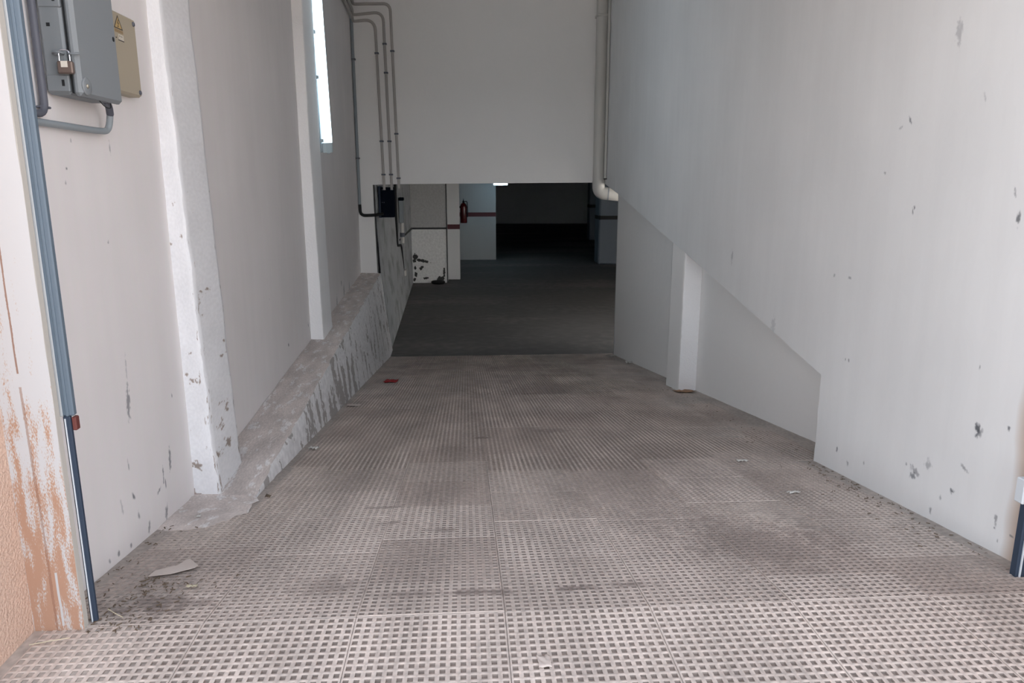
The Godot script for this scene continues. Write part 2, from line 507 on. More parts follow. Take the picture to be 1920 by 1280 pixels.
# grime and tyre stains of the ramp floor, over x -1.5..2.5 and z -11..-1
func grime() -> ImageTexture:
	var w := 1024
	var h := 2048
	var a := field(w, h, 0.012, 81, 4, 1, 2)
	var b := field(w, h, 0.15, 82, 3)
	var d := PackedByteArray()
	d.resize(w * h * 3)
	for i in w * h:
		var k := 0.90 + (a[i] - 128) * 0.0009 + (b[i] - 128) * 0.0009
		if b[i] > 206 and a[i] > 130: k -= 0.12
		d[i * 3] = int(clampf(255.0 * k, 0, 255))
		d[i * 3 + 1] = int(clampf(253.0 * k, 0, 255))
		d[i * 3 + 2] = int(clampf(251.0 * k, 0, 255))
	var nz := noise(0.06, 83, 4)
	# x, z, half sizes, strength: the oil and rubber stains that lie on the floor
	for m in [[0.03, -1.86, 0.10, 0.02, 0.35], [-0.15, -1.86, 0.10, 0.02, 0.2], [0.30, -1.87, 0.06, 0.02, 0.35], [0.47, -1.88, 0.06, 0.02, 0.3], [-0.42, -1.95, 0.10, 0.07, 0.16], [-0.33, -2.72, 0.08, 0.015, 0.25], [-0.28, -2.52, 0.04, 0.02, 0.3], [-0.1, -2.42, 0.05, 0.02, 0.22], [0.08, -4.1, 0.05, 0.03, 0.3], [0.55, -4.3, 0.12, 0.08, 0.22], [0.75, -6.2, 0.5, 0.5, 0.16], [0.8, -8.2, 0.5, 0.8, 0.14], [-0.3, -6.0, 0.35, 0.9, 0.10], [-0.35, -8.6, 0.5, 0.9, 0.12], [0.2, -7.4, 0.35, 1.2, 0.05], [0.95, -2.2, 0.25, 0.25, 0.14], [1.35, -2.3, 0.2, 0.2, 0.10], [-0.85, -1.85, 0.14, 0.06, 0.3], [0.7, -3.0, 0.3, 0.6, 0.10]]:
		var cx: float = (m[0] + 1.5) / 4.0 * w
		var cy: float = (m[1] + 11.0) / 10.0 * h
		var hx: float = m[2] / 4.0 * w * 1.25
		var hy: float = m[3] / 10.0 * h * 1.25
		for yy in range(maxi(0, int(cy - hy * 1.3)), mini(h, int(cy + hy * 1.3) + 1)):
			for xx in range(maxi(0, int(cx - hx * 1.3)), mini(w, int(cx + hx * 1.3) + 1)):
				var u := (xx - cx) / hx
				var v := (yy - cy) / hy
				var q = clampf((1.0 - sqrt(u * u + v * v) + nz.get_noise_2d(xx, yy) * 0.7) * 1.6, 0.0, 1.0) * m[4]
				var i := (yy * w + xx) * 3
				d[i] = int(d[i] * (1.0 - q * 0.95))
				d[i + 1] = int(d[i + 1] * (1.0 - q))
				d[i + 2] = int(d[i + 2] * (1.0 - q))
	return img(w, h, d)

# white paint of the entrance post with rust that has run and crept up from the foot; v runs downwards
func post_print() -> ImageTexture:
	var w := 256
	var h := 1024
	var a := field(w, h, 0.018, 91, 5, 1, 2)
	var c := field(w, h, 0.16, 92, 3)
	var d := PackedByteArray()
	d.resize(w * h * 3)
	var white := Color(0.76, 0.76, 0.765)
	var rust := Color(0.69, 0.545, 0.455)
	var deep := Color(0.52, 0.37, 0.30)
	for y in h:
		var v := float(y) / h           # v 0 at 1.6 m, 1 at the ground
		for x in w:
			var u := float(x) / w
			var i := y * w + x
			var n := a[i] / 255.0 * 0.55 + c[i] / 255.0 * 0.45
			var low := smoothstep(0.42, 1.0, v)
			var edge := 0.86 - 0.46 * low - 0.12 * (1.0 - u) * smoothstep(0.3, 0.7, v)
			var t := clampf((n - edge) / 0.16 + 0.5, 0.0, 1.0)
			var col := white.lerp(rust, t)
			var line := absf(u - (0.46 + 0.02 * sin(v * 9.0)))
			if v > 0.15 and v < 0.58 and line < 0.012 + 0.01 * n: col = col.lerp(deep, 0.75)
			if v > 0.60 and line < 0.022 * (0.6 + n): col = col.lerp(deep, 0.45)
			if v > 0.90 and v < 0.985 and absf(u - 0.60) < 0.025: col = white
			if u < 0.03 * (0.6 + n): col = white
			d[i * 3] = int(col.r * 255)
			d[i * 3 + 1] = int(col.g * 255)
			d[i * 3 + 2] = int(col.b * 255)
	return img(w, h, d)

# the ledge's side: white paint that has come off the grey render, most of all halfway up the ramp; u runs down the ramp
func ledge_print() -> ImageTexture:
	var w := 2048
	var h := 320
	var a := field(w, h, 0.016, 43, 5, 1, 2)
	var c := field(w, h, 0.06, 44, 4)
	var d := PackedByteArray()
	d.resize(w * h * 3)
	var white := Color(0.93, 0.925, 0.93)
	var bare := Color(0.64, 0.62, 0.61)
	for y in h:
		var v := float(y) / h
		for x in w:
			var u := float(x) / w
			var i := y * w + x
			var n := a[i] / 255.0 * 0.68 + c[i] / 255.0 * 0.32
			var edge := 0.70 - 0.17 * exp(-pow((u - 0.33) / 0.13, 2.0)) - 0.06 * exp(-pow((v - 0.5 * u - 0.1) / 0.12, 2.0)) - 0.04 * smoothstep(0.6, 0.9, u)
			var t := clampf((n - edge) / 0.03 + 0.5, 0.0, 1.0)
			var col := white.lerp(bare, t * (0.65 + 0.35 * c[i] / 255.0))
			if t > 0.15 and t < 0.75: col = col.lerp(Color(0.48, 0.47, 0.46), 0.5)      # darker rim around a flake
			var k := 1.0 + (c[i] - 128) * 0.0006
			d[i * 3] = int(clampf(col.r * k, 0, 1) * 255)
			d[i * 3 + 1] = int(clampf(col.g * k, 0, 1) * 255)
			d[i * 3 + 2] = int(clampf(col.b * k, 0, 1) * 255)
	return img(w, h, d)

# white paint of the garage block with its patches of bare grey near the foot
func block_print() -> ImageTexture:
	var w := 256
	var h := 768
	var d := PackedByteArray()
	d.resize(w * h * 3)
	var nz := noise(0.05, 95, 4)
	for y in h:
		for x in w:
			var u := float(x) / w
			var v := float(y) / h
			var n := nz.get_noise_2d(x, y)
			var g := 0.93 if v > 0.497 else 0.74
			for m in [[0.27, 0.79, 0.22, 0.013, 0.22], [0.10, 0.755, 0.07, 0.03, 0.0], [0.06, 0.79, 0.05, 0.02, 0.0], [0.25, 0.86, 0.06, 0.015, -0.3], [0.08, 0.86, 0.03, 0.02, 0.0], [0.38, 0.955, 0.07, 0.012, 0.0], [0.10, 0.92, 0.04, 0.02, 0], [0.9, 0.90, 0.03, 0.04, 0], [0.80, 0.96, 0.12, 0.02, 0], [0.06, 0.965, 0.04, 0.015, 0]]:
				var du: float = (u - m[0]) / m[2]
				var dv: float = (v - m[1] - (u - m[0]) * m[4] * 0.35) / m[3]
				if 1.0 - sqrt(du * du + dv * dv) + n * 0.7 > 0.0: g = 0.27
			g *= 1.0 + n * 0.06
			for k in 3: d[(y * w + x) * 3 + k] = int(clampf(g, 0, 1) * 255)
	return img(w, h, d)

# the yellow danger sticker: a triangle with a bolt, bars of small print, and a white one below
func sign_print() -> ImageTexture:
	var w := 128
	var h := 256
	var im := Image.create(w, h, false, Image.FORMAT_RGB8)
	im.fill(Color(0.68, 0.64, 0.565))
	var tri_out := PackedVector2Array([Vector2(64, 6), Vector2(122, 138), Vector2(4, 138)])
	var tri_in := PackedVector2Array([Vector2(64, 26), Vector2(109, 128), Vector2(18, 128)])
	var bolt := PackedVector2Array([Vector2(68, 48), Vector2(54, 88), Vector2(66, 86), Vector2(58, 116), Vector2(50, 108), Vector2(58, 124), Vector2(72, 110), Vector2(64, 112), Vector2(76, 78), Vector2(64, 80), Vector2(74, 50)])
	for y in h:
		for x in w:
			var p := Vector2(x, y)
			if Geometry2D.is_point_in_polygon(p, tri_out):
				im.set_pixel(x, y, Color(0.74, 0.64, 0.45))
				if not Geometry2D.is_point_in_polygon(p, tri_in): im.set_pixel(x, y, Color(0.16, 0.13, 0.10))
				elif Geometry2D.is_point_in_polygon(p, bolt): im.set_pixel(x, y, Color(0.14, 0.11, 0.08))
	im.fill_rect(Rect2i(6, 144, 116, 32), Color(0.66, 0.57, 0.43))
	for k in 3:
		for q in 9: im.fill_rect(Rect2i(14 + q * 12, 149 + k * 9, 8, 4), Color(0.38, 0.29, 0.20))
	im.fill_rect(Rect2i(52, 186, 70, 56), Color(0.82, 0.80, 0.75))
	im.fill_rect(Rect2i(62, 198, 16, 10), Color(0.5, 0.48, 0.44))
	im.fill_rect(Rect2i(86, 200, 18, 8), Color(0.5, 0.48, 0.44))
	im.fill_rect(Rect2i(46, 238, 78, 10), Color(0.16, 0.13, 0.11))
	im.fill_rect(Rect2i(14, 222, 16, 12), Color(0.18, 0.15, 0.12))
	return ImageTexture.create_from_image(im)

# ------------------------------------------------------------------ the setting
func setting() -> void:
	var rng := RandomNumberGenerator.new()
	rng.seed = 7
	# left wall, from the entrance to the wall over the opening
	var o := PackedVector2Array([Vector2(-1.76, -0.6), Vector2(-1.76, CEIL + 0.05), Vector2(-10.85, CEIL + 0.05), Vector2(-10.85, -0.6)])
	struct("wall_left", slab(o, func(p): return Vector3(xl(p.x), p.y, p.x), Vector3(-0.25, 0, 0), wall_uv), M.wall_left_paint)
	# right wall: its foot has been cut away under the stair
	o = PackedVector2Array([Vector2(-1.76, -0.3), Vector2(-3.323, -0.3)])
	o.append_array(worn(Vector2(-3.322, -0.22), Vector2(-3.324, 0.194), 0.006, 0.03, rng))
	o.append_array(worn(Vector2(-3.324, 0.194), Vector2(-5.93, 0.535), 0.003, 0.12, rng))
	o.append_array(worn(Vector2(-5.93, 0.535), Vector2(-6.40, 0.59), 0.002, 0.2, rng))
	o.append_array(worn(Vector2(-6.40, 0.59), Vector2(-9.43, 0.97), 0.002, 0.2, rng))
	o.append_array(PackedVector2Array([Vector2(-9.43, 0.97), Vector2(-10.85, 1.12), Vector2(-10.85, CEIL + 0.05), Vector2(-1.76, CEIL + 0.05)]))
	struct("wall_right", slab(o, func(p): return Vector3(xr(p.x), p.y, p.x), Vector3(0.5, 0, 0), wall_uv), M.wall_right_paint)
	o = PackedVector2Array([Vector2(-3.2, -1.45), Vector2(-3.2, 1.25), Vector2(-9.85, 1.25), Vector2(-9.85, -1.45)])
	struct("wall_right_recess", slab(o, func(p): return Vector3(xc(p.x), p.y, p.x), Vector3(0.25, 0, 0), wall_uv), M.wall_paint)
	# wall over the garage opening, with its jamb on the ledge
	o = PackedVector2Array([Vector2(-1.75, -0.3), Vector2(-1.75, CEIL + 0.05), Vector2(2.5, CEIL + 0.05), Vector2(2.5, 1.105), Vector2(1.9, 1.102), Vector2(-0.9, 1.08), Vector2(-1.283, 1.070), Vector2(-1.262, -0.3)])
	struct("wall_back", slab(o, func(p): return Vector3(p.x, p.y, ZH), Vector3(0, 0, -0.22), func(p): return Vector2(p.x, p.y)), M.wall_paint)
	struct("ceiling", boxm(Vector3(-2.2, CEIL, -10.8), Vector3(3.0, CEIL + 0.2, -1.5), 0.0), M.wall_paint)
	# ground outside and the front the entrance is set in
	struct("floor_street", boxm(Vector3(-14, -0.5, -1.05), Vector3(14, -0.002, 16), 0.0), M.street_concrete)
	var s := begin()
	box(s, Vector3(-1.10 - 0.3, -0.4, -1.74), Vector3(-1.10, 6.5, -1.30), 0.01)
	struct("wall_porch", done(s), M.facade_render)
	s = begin()
	box(s, Vector3(-1.35, LINTEL, -2.0), Vector3(2.2, 6.5, -1.74), 0.01)
	struct("wall_front_lintel", done(s), M.facade_render)
	s = begin()
	box(s, Vector3(1.72, -0.4, -1.98), Vector3(6.0, 6.5, -1.0), 0.01)  # right part carries an added, unseen return that shades the near left wall
	box(s, Vector3(-6.0, -0.4, -1.98), Vector3(-1.36, 6.5, -1.35), 0.01)
	struct("wall_front_added_return", done(s), M.facade_render)

const LINTEL := 2.4

# ------------------------------------------------------------------ the stamped ramp
# height of the stamped pattern in one cell: a square hole in the middle, a small hump between the holes of a column
func relief_at(u: float, v: float, deep: float, lod: int) -> float:
	var dv := minf(v, 1.0 - v)
	if absf(u - 0.5) < 0.245 and dv > 0.215: return -deep * CELL
	if lod > 0: return [0.0, -0.035, -0.10][lod] * CELL if absf(u - 0.5) < 0.25 else 0.0      # farther tiles: ribs sunk between the long bars
	if dv < 0.205 and absf(u - 0.5) < 0.44: return 0.065 * CELL * (1.0 - pow((u - 0.5) / 0.44, 2.0)) * cos(dv / 0.205 * PI / 2.0)
	return 0.0

var tile_meshes := {}
func tile_mesh(nx: int, nz: int, lod: int, deep: float) -> ArrayMesh:
	var key := [nx, nz, lod, deep]
	if tile_meshes.has(key): return tile_meshes[key]
	var us: Array = [[0.0, 0.225, 0.265, 0.5, 0.735, 0.775], [0.0, 0.23, 0.27, 0.5, 0.73, 0.77], [0.0, 0.235, 0.262, 0.738, 0.765]][lod]
	var vs: Array = [[0.0, 0.11, 0.195, 0.22, 0.78, 0.805, 0.89], [0.0, 0.19, 0.22, 0.78, 0.81], [0.0, 0.22, 0.78]][lod]
	var X := []
	var Z := []
	for i in nx:
		for u in us: X.append([(i + u) * CELL, u])
	X.append([nx * CELL, 0.0])
	for j in nz:
		for v in vs: Z.append([(j + v) * CELL, v])
	Z.append([nz * CELL, 0.0])
	var P := PackedVector3Array()
	var I := PackedInt32Array()
	var edge := 0.0007
	for j in Z.size():
		for i in X.size():
			var y := relief_at(X[i][1], Z[j][1], deep, lod)
			if i == 0 or j == 0 or i == X.size() - 1 or j == Z.size() - 1: y = -0.0006
			var x: float = clampf(X[i][0], edge, nx * CELL - edge)
			var z: float = clampf(Z[j][0], edge, nz * CELL - edge)
			P.append(Vector3(x, y, -z))
	var w := X.size()
	var D := PackedInt32Array()
	var E := PackedInt32Array()
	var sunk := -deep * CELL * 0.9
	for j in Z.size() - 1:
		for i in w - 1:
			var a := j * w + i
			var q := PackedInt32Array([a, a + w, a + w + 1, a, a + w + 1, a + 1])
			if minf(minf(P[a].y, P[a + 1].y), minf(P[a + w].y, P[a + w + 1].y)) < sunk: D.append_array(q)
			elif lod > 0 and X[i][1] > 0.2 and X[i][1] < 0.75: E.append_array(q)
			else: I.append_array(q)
	# a skirt down to the bed
	var rim := []
	for i in w: rim.append(i)
	for j in range(1, Z.size()): rim.append(j * w + w - 1)
	for i in range(w - 2, -1, -1): rim.append((Z.size() - 1) * w + i)
	for j in range(Z.size() - 2, 0, -1): rim.append(j * w)
	var base := P.size()
	for r in rim: P.append(Vector3(P[r].x, -0.03, P[r].z))
	for k in rim.size():
		var k2 := (k + 1) % rim.size()
		I.append_array(PackedInt32Array([rim[k], rim[k2], base + k2, rim[k], base + k2, base + k]))
	var A := []
	A.resize(Mesh.ARRAY_MAX)
	A[Mesh.ARRAY_VERTEX] = P
	A[Mesh.ARRAY_INDEX] = I
	var m := ArrayMesh.new()
	m.add_surface_from_arrays(Mesh.PRIMITIVE_TRIANGLES, A)
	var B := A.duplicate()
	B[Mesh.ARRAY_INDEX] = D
	m.add_surface_from_arrays(Mesh.PRIMITIVE_TRIANGLES, B)      # hole floors and walls, in the darker tone
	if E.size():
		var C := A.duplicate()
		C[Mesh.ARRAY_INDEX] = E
		m.add_surface_from_arrays(Mesh.PRIMITIVE_TRIANGLES, C)  # ribs of the farther tiles, a little darker than the bars
	tile_meshes[key] = m
	return m

func tiles() -> void:
	var rng := RandomNumberGenerator.new()
	rng.seed = 3
	# the bed under the tiles
	var s := begin()
	var low := 0.03
	quad(s, Vector3(-1.6, -low, Z0), Vector3(-1.6, YG - low, Z1), Vector3(2.3, YG - low, Z1), Vector3(2.3, -low, Z0))
	quad(s, Vector3(-1.6, -low, -1.0), Vector3(-1.6, -low, Z0), Vector3(2.3, -low, Z0), Vector3(2.3, -low, -1.0))
	quad(s, Vector3(2.3, -0.5, -1.0), Vector3(2.3, YG - 0.5, Z1), Vector3(-1.6, YG - 0.5, Z1), Vector3(-1.6, -0.5, -1.0))
	for x in [-1.6, 2.3]:
		facing(s, [Vector3(x, -low, -1.0), Vector3(x, -low, Z0), Vector3(x, YG - low, Z1), Vector3(x, YG - 0.5, Z1), Vector3(x, -0.5, -1.0)], Vector3(x, 0, 0))
	facing(s, [Vector3(-1.6, -low, -1.0), Vector3(2.3, -low, -1.0), Vector3(2.3, -0.5, -1.0), Vector3(-1.6, -0.5, -1.0)], Vector3(0, 0, 1))
	var fl := struct("floor", done(s), M.dust_cement)
	# dust and cement that fill the pattern along both sides, thinning out towards the middle
	var nz := noise(1.3, 301, 3)
	var fine := noise(9.0, 302, 2)
	for sd in [-1, 1]:
		s = begin(true)
		var n := 150
		var rows := []
		for i in n + 1:
			var z := lerpf(-1.05, Z1, float(i) / n)
			var wall: float
			var wide: float
			if sd < 0:
				wall = minf(xf(z), -0.86) if z < -2.86 else xl(z)
				if z > Z0: wall = -1.11
				wide = lerpf(0.16, 0.50, smoothstep(-3.2, -7.6, z)) if z < -2.86 else lerpf(0.42, 0.50, smoothstep(-1.7, -2.5, z))
				if z > Z0: wide = 0.40
			else:
				wall = (xr(z) if z > -3.32 else xc(z)) if z < Z0 else 1.95
				wide = lerpf(0.45, 0.8, smoothstep(-1.8, -2.6, z)) if z > -3.32 else lerpf(0.85, 0.75, smoothstep(-3.6, -8.0, z))
				if z > Z0: wide = 0.1
			wide *= 1.0 + nz.get_noise_2d(z, sd * 7.0) * 0.7
			var row := []
			for k in 9:
				var t := k / 8.0
				var x = wall - sd * (-0.02 + (wide + 0.02) * t)
				var y := ramp(z) - 0.0014 + fine.get_noise_2d(x, z) * 0.0016 - 0.012 * pow(t, 4.0) + 0.004 * pow(1.0 - t, 20.0)
				row.append(Vector3(x, y, z))
			rows.append(row)
		for i in n:
			for k in 8: facing(s, [rows[i][k], rows[i + 1][k], rows[i + 1][k + 1], rows[i][k + 1]], Vector3.UP)
		put("dust_strip", done(s), M.dust_cement, fl)
	var lots := ["plain", "brown", "pale", "plain", "dark", "plain", "pale"]
	var rise := Basis(Vector3.RIGHT, -atan(SLOPE))
	var down := rise * Vector3(0, 0, -1)
	# the courses are laid in columns that do not line up with each other
	var lag := [0.55, 0.30, 0.62, 0.0, 0.95, 0.45, 0.75, 0.2]
	for c in 8:
		var x := -1.0744 + c * TILE
		# level threshold
		for r in 2:
			var o := put("paving_tile", tile_mesh(16, 16, 0, 0.24), M["ramp_concrete_" + (["pale", "bright", "pale"][(c + r) % 3])], fl, Vector3(x, 0, Z0 + (r + 1) * TILE + 0.002))
			o.position.z = Z0 + 0.002 + (r + 1) * TILE
		# down the slope; a short first tile makes up the lag
		var done_cells := 0
		var total := int(8.52 / CELL)
		var first := true
		var row := 0
		while done_cells < total:
			var nr := 16
			if first and int(lag[c] * 16) > 0: nr = int(lag[c] * 16)
			first = false
			nr = mini(nr, total - done_cells)
			var d0 := done_cells * CELL
			var zc := Z0 - (d0 + nr * CELL) * cos(atan(SLOPE))
			var zm := Z0 - (d0 + nr * CELL * 0.5) * cos(atan(SLOPE))
			# how much of the width is there between ledge and wall
			var left: float = (xf(zm) if zm < -2.7 else xl(zm)) + 0.02
			var right: float = xr(zm) - 0.03
			if zm < -3.4: right = xc(zm) - 0.10
			var i0 := clampi(int(ceil((left - x) / CELL)), 0, 16)
			var i1 := clampi(int(floor((right - x) / CELL)), 0, 16)
			if i1 - i0 > 1:
				var lod := 0 if d0 < 1.5 else (1 if d0 < 4.2 else 2)
				var deep := 0.30 if d0 < 1.5 else 0.45
				if x + i1 * CELL > 1.3: deep = 0.25
				if c == 0 or (c == 1 and d0 < 0.5): deep = 0.2
				var lot: String = lots[rng.randi() % lots.size()]
				if lot == "dark" and d0 < 3.0: lot = "brown"
				if c == 5 and row == 3: lot = "pale"
				if d0 > 5.0 and rng.randf() < 0.25: lot = "dark"
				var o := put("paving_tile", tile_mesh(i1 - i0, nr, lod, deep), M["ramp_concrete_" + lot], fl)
				var tilt := rng.randf_range(-0.0018, 0.0018)
				o.transform = Transform3D(rise, Vector3(x + i0 * CELL, 0.0 + tilt, Z0) + down * d0)
			done_cells += nr
			row += 1

# ------------------------------------------------------------------ ledge along the left wall
func ledge() -> void:
	var t := thing("ledge", "low dusty cement ledge with peeling white side along the left wall", "ledge")
	var nz := noise(1.7, 101, 3)
	var fine := noise(9.0, 102, 2)
	var top := begin(true)
	var side := begin(true)
	var n := 90
	var rows := []
	for i in n + 1:
		var z := lerpf(-2.845, -10.6, float(i) / n)
		var w := fine.get_noise_1d(z) * 0.010 + nz.get_noise_1d(z) * 0.012
		var y := LEDGE + nz.get_noise_2d(z, 5.0) * 0.006
		var foot := minf(ramp(z), LEDGE) - 0.02
		var e := xe(z) + w
		var r := minf(0.018, maxf(0.002, (y - foot) * 0.25))
		rows.append([Vector3(xl(z) + 0.001, y + 0.004, z), Vector3(lerpf(xl(z), e, 0.5), y + nz.get_noise_2d(z, 9.0) * 0.006, z), Vector3(e - r, y, z), Vector3(e - r * 0.3, y - r * 0.3, z), Vector3(e, y - r, z),
			Vector3(lerpf(e, xf(z), 0.5) + fine.get_noise_2d(z, 3.0) * 0.006, (y + foot) / 2.0, z), Vector3(xf(z), foot, z)])
	for i in n:
		for k in 6:
			var ss := top if k < 3 else side
			var ua := float(i) / n
			var ub := float(i + 1) / n
			var va: float = [0.0, 0.5, 0.9, 1.0][k] if k < 3 else [0.0, 0.5, 1.0][k - 3]
			var vb: float = [0.5, 0.9, 1.0][k] if k < 3 else [0.5, 1.0, 1.0][k - 3]
			if k >= 3:
				va = (rows[i][3].y - rows[i][k].y) / 1.15
				vb = (rows[i][3].y - rows[i][k + 1].y) / 1.15
			var a: Vector3 = rows[i][k]
			var b: Vector3 = rows[i + 1][k]
			var c: Vector3 = rows[i + 1][k + 1]
			var d: Vector3 = rows[i][k + 1]
			quad(ss, a, b, c, d, Vector2(ua, va), Vector2(ub, va), Vector2(ub, vb), Vector2(ua, vb))
	put("top", done(top), M.ledge_cement, t)
	put("side", done(side), M.ledge_paint, t)
	# the smooth apron where it runs out into the ramp
	var s := begin(true)
	var ap := 10
	for i in ap:
		for j in 8:
			var P := []
			var U := []
			for q in [[0, 0], [1, 0], [1, 1], [0, 1]]:
				var a := float(i + q[0]) / ap
				var b := float(j + q[1]) / 8.0
				var z := lerpf(-2.50, -2.90, a)
				var xo := lerpf(-0.86, -0.87, a) + fine.get_noise_1d(z * 3.0) * 0.03 - 0.10 * pow(1.0 - a, 3.0)
				var x := lerpf(xl(z) - 0.01, xo, b)
				var y := lerpf(ramp(z) + 0.004, maxf(ramp(z), LEDGE) + 0.008, a) - 0.010 * pow(b, 8.0) - 0.010 * pow(1.0 - a, 8.0) + 0.004
				P.append(Vector3(x, y, z)); U.append(Vector2(a * 0.1 + 0.3, b))
			quad(s, P[0], P[1], P[2], P[3], U[0], U[1], U[2], U[3])
	put("apron", done(s), M.ledge_cement, t)

# ------------------------------------------------------------------ pillars
# a plastered pillar: the cross section is open towards its wall; off(y) is how far it stands out
func plaster_pillar(base_z: float, far_z: float, xwall: Callable, off: Callable, y0: float, y1: float, sgn: float, sd: int, amp: float, flare := 0.0) -> Array:
	var near := begin(true)
	var side := begin(true)
	var nz := noise(3.0, sd, 3)
	var fine := noise(22.0, sd + 1, 2)
	var ny := int((y1 - y0) / 0.035)
	var rows := []
	for j in ny + 1:
		var y := lerpf(y0, y1, float(j) / ny)
		var p: float = off.call(y)
		var fl := flare * exp(-(y - y0) / 0.05)
		var wob := nz.get_noise_1d(y) * amp + fine.get_noise_1d(y) * amp * 0.5
		var r := 0.010 + absf(fine.get_noise_1d(y + 40.0)) * amp
		var xa: float = xwall.call(base_z) - sgn * 0.03
		var xo: float = xwall.call(base_z) + sgn * (p + wob + fl)
		var xo2: float = xwall.call(far_z) + sgn * (off.call(y) + nz.get_noise_1d(y + 9.0) * amp * 0.6 + fl)
		var zn := base_z + fl + nz.get_noise_1d(y + 20.0) * amp * 0.6
		rows.append([Vector3(xa, y, zn), Vector3(lerpf(xa, xo, 0.5), y, zn + nz.get_noise_2d(y, 3.0) * amp * 0.5), Vector3(xo - sgn * (r + 0.008), y, zn), Vector3(xo - sgn * r, y, zn), Vector3(xo - sgn * r * 0.3, y, zn - r * 0.3),
			Vector3(xo, y, zn - r), Vector3(lerpf(xo, xo2, 0.08), y, lerpf(zn - r, far_z, 0.08)), Vector3(lerpf(xo, xo2, 0.92), y, lerpf(zn - r, far_z, 0.92)), Vector3(xo2, y, far_z + 0.005), Vector3(xo2 - sgn * 0.005, y, far_z), Vector3(xo2 - sgn * 0.02, y, far_z), Vector3(xwall.call(far_z) - sgn * 0.03, y, far_z)])
	for j in ny:
		for k in 10:
			var ss := near if k < 4 else side
			var va := 1.0 - float(j) / ny
			var vb := 1.0 - float(j + 1) / ny
			var ua: float = k / 4.0 if k < 4 else (k - 4) / 6.0
			var ub: float = (k + 1) / 4.0 if k < 4 else (k - 3) / 6.0
			if k < 4:
				ua *= 0.25; ub *= 0.25
			else:
				ua = 0.3 + ua * 0.7; ub = 0.3 + ub * 0.7
			var a: Vector3 = rows[j][k]
			var b: Vector3 = rows[j + 1][k]
			var c: Vector3 = rows[j + 1][k + 1]
			var d: Vector3 = rows[j][k + 1]
			if sgn > 0.0: quad(ss, a, b, c, d, Vector2(ua, va), Vector2(ua, vb), Vector2(ub, vb), Vector2(ub, va))
			else: quad(ss, d, c, b, a, Vector2(ub, va), Vector2(ub, vb), Vector2(ua, vb), Vector2(ua, va))
	return [done(near), done(side)]

func pillars() -> void:
	var t := thing("wall_pillar", "rough white plastered pillar nearest the entrance, chipped along its edge", "pillar")
	var p := plaster_pillar(-2.94, -3.31, xl, func(y): return lerpf(0.098, 0.046, clampf((y + 0.18) / 1.94, 0.0, 1.0)), LEDGE - 0.03, CEIL, 1.0, 111, 0.007, 0.012)
	put("near_face", p[0], M.pillar_worn_paint, t)
	put("side_face", p[1], M.pillar_worn_paint, t)
	t = thing("wall_pillar", "slim white pillar on the ledge beside the lit lamp", "pillar")
	p = plaster_pillar(-6.04, -6.60, xl, func(y): return lerpf(0.102, 0.080, clampf((y + 0.18) / 1.6, 0.0, 1.0)), LEDGE - 0.03, CEIL, 1.0, 121, 0.003, 0.006)
	put("near_face", p[0], M.pillar_paint, t)
	put("side_face", p[1], M.pillar_paint, t)
	t = thing("recess_pillar", "white pillar standing in the recess under the slanted cut of the right wall", "pillar")
	p = plaster_pillar(-6.0, -6.42, xc, func(y): return 0.152, -0.85, 0.70, -1.0, 131, 0.005)
	put("near_face", p[0], M.pillar_paint, t)
	put("side_face", p[1], M.wall_paint, t)

# ------------------------------------------------------------------ entrance
func entrance() -> void:
	var t := thing("entrance_post", "white painted entrance post with rust stains creeping up from the ground", "post")
	var s := begin()
	var a := Vector3(-1.107, 0, -1.728)
	# front face with its own picture, v from 1.6 m down
	var rows := 40
	var nz := noise(6.0, 141, 3)
	for j in rows:
		var q := []
		var uv := []
		for k in [[0, 0], [0, 1], [1, 1], [1, 0]]:
			var y := lerpf(-0.02, 3.0, float(j + k[1]) / rows)
			var x := -1.104 if k[0] == 0 else -0.978 + nz.get_noise_1d(y) * 0.003
			q.append(Vector3(x, y, -1.722)); uv.append(Vector2(k[0], clampf(1.0 - y / 1.6, 0.01, 1.0)))
		quad(s, q[0], q[1], q[2], q[3], uv[0], uv[1], uv[2], uv[3])
	put("front_face", done(s), M.post_rust, t)
	put("core", boxm(Vector3(-1.13, -0.05, -1.748), Vector3(-0.979, 3.0, -1.7235), 0.003), M.post_side, t)
	t = thing("door_guide", "blue steel door guide beside the rusty entrance post", "door frame")
	put("casing", boxm(Vector3(-0.990, 0.556, -1.770), Vector3(-0.951, 2.6, -1.753), 0.003), M.blue_steel, t)
	put("fold", boxm(Vector3(-0.969, 0.556, -1.754), Vector3(-0.962, 2.6, -1.750), 0.0015), M.blue_steel, t)
	put("peeled_edge", boxm(Vector3(-0.985, 0.556, -1.7535), Vector3(-0.976, 2.6, -1.7505), 0.001), M.peeled_blue, t)
	put("channel", boxm(Vector3(-0.978, 0.0, -1.764), Vector3(-0.961, 0.556, -1.753), 0.002), M.navy_steel, t)
	put("channel_edge", boxm(Vector3(-0.974, 0.0, -1.754), Vector3(-0.971, 0.55, -1.750), 0.001), M.bare_edge, t)
	put("stop_block", boxm(Vector3(-0.9605, 0.518, -1.775), Vector3(-0.950, 0.552, -1.757), 0.002), M.brown_red, t)
	t = thing("door_guide", "dark blue steel door guide at the foot of the right wall", "door frame")
	put("channel", boxm(Vector3(1.590, -0.02, -1.862), Vector3(1.655, 0.212, -1.835), 0.003), M.navy_steel, t)
	put("cap", boxm(Vector3(1.572, 0.212, -1.866), Vector3(1.66, 0.285, -1.833), 0.003), M.bare_edge, t)
	put("casing", boxm(Vector3(1.640, 0.285, -1.862), Vector3(1.69, 2.6, -1.80), 0.003), M.blue_steel, t)
	put("channel_edge", boxm(Vector3(1.598, -0.02, -1.836), Vector3(1.602, 0.10, -1.830), 0.001), M.bare_edge, t)

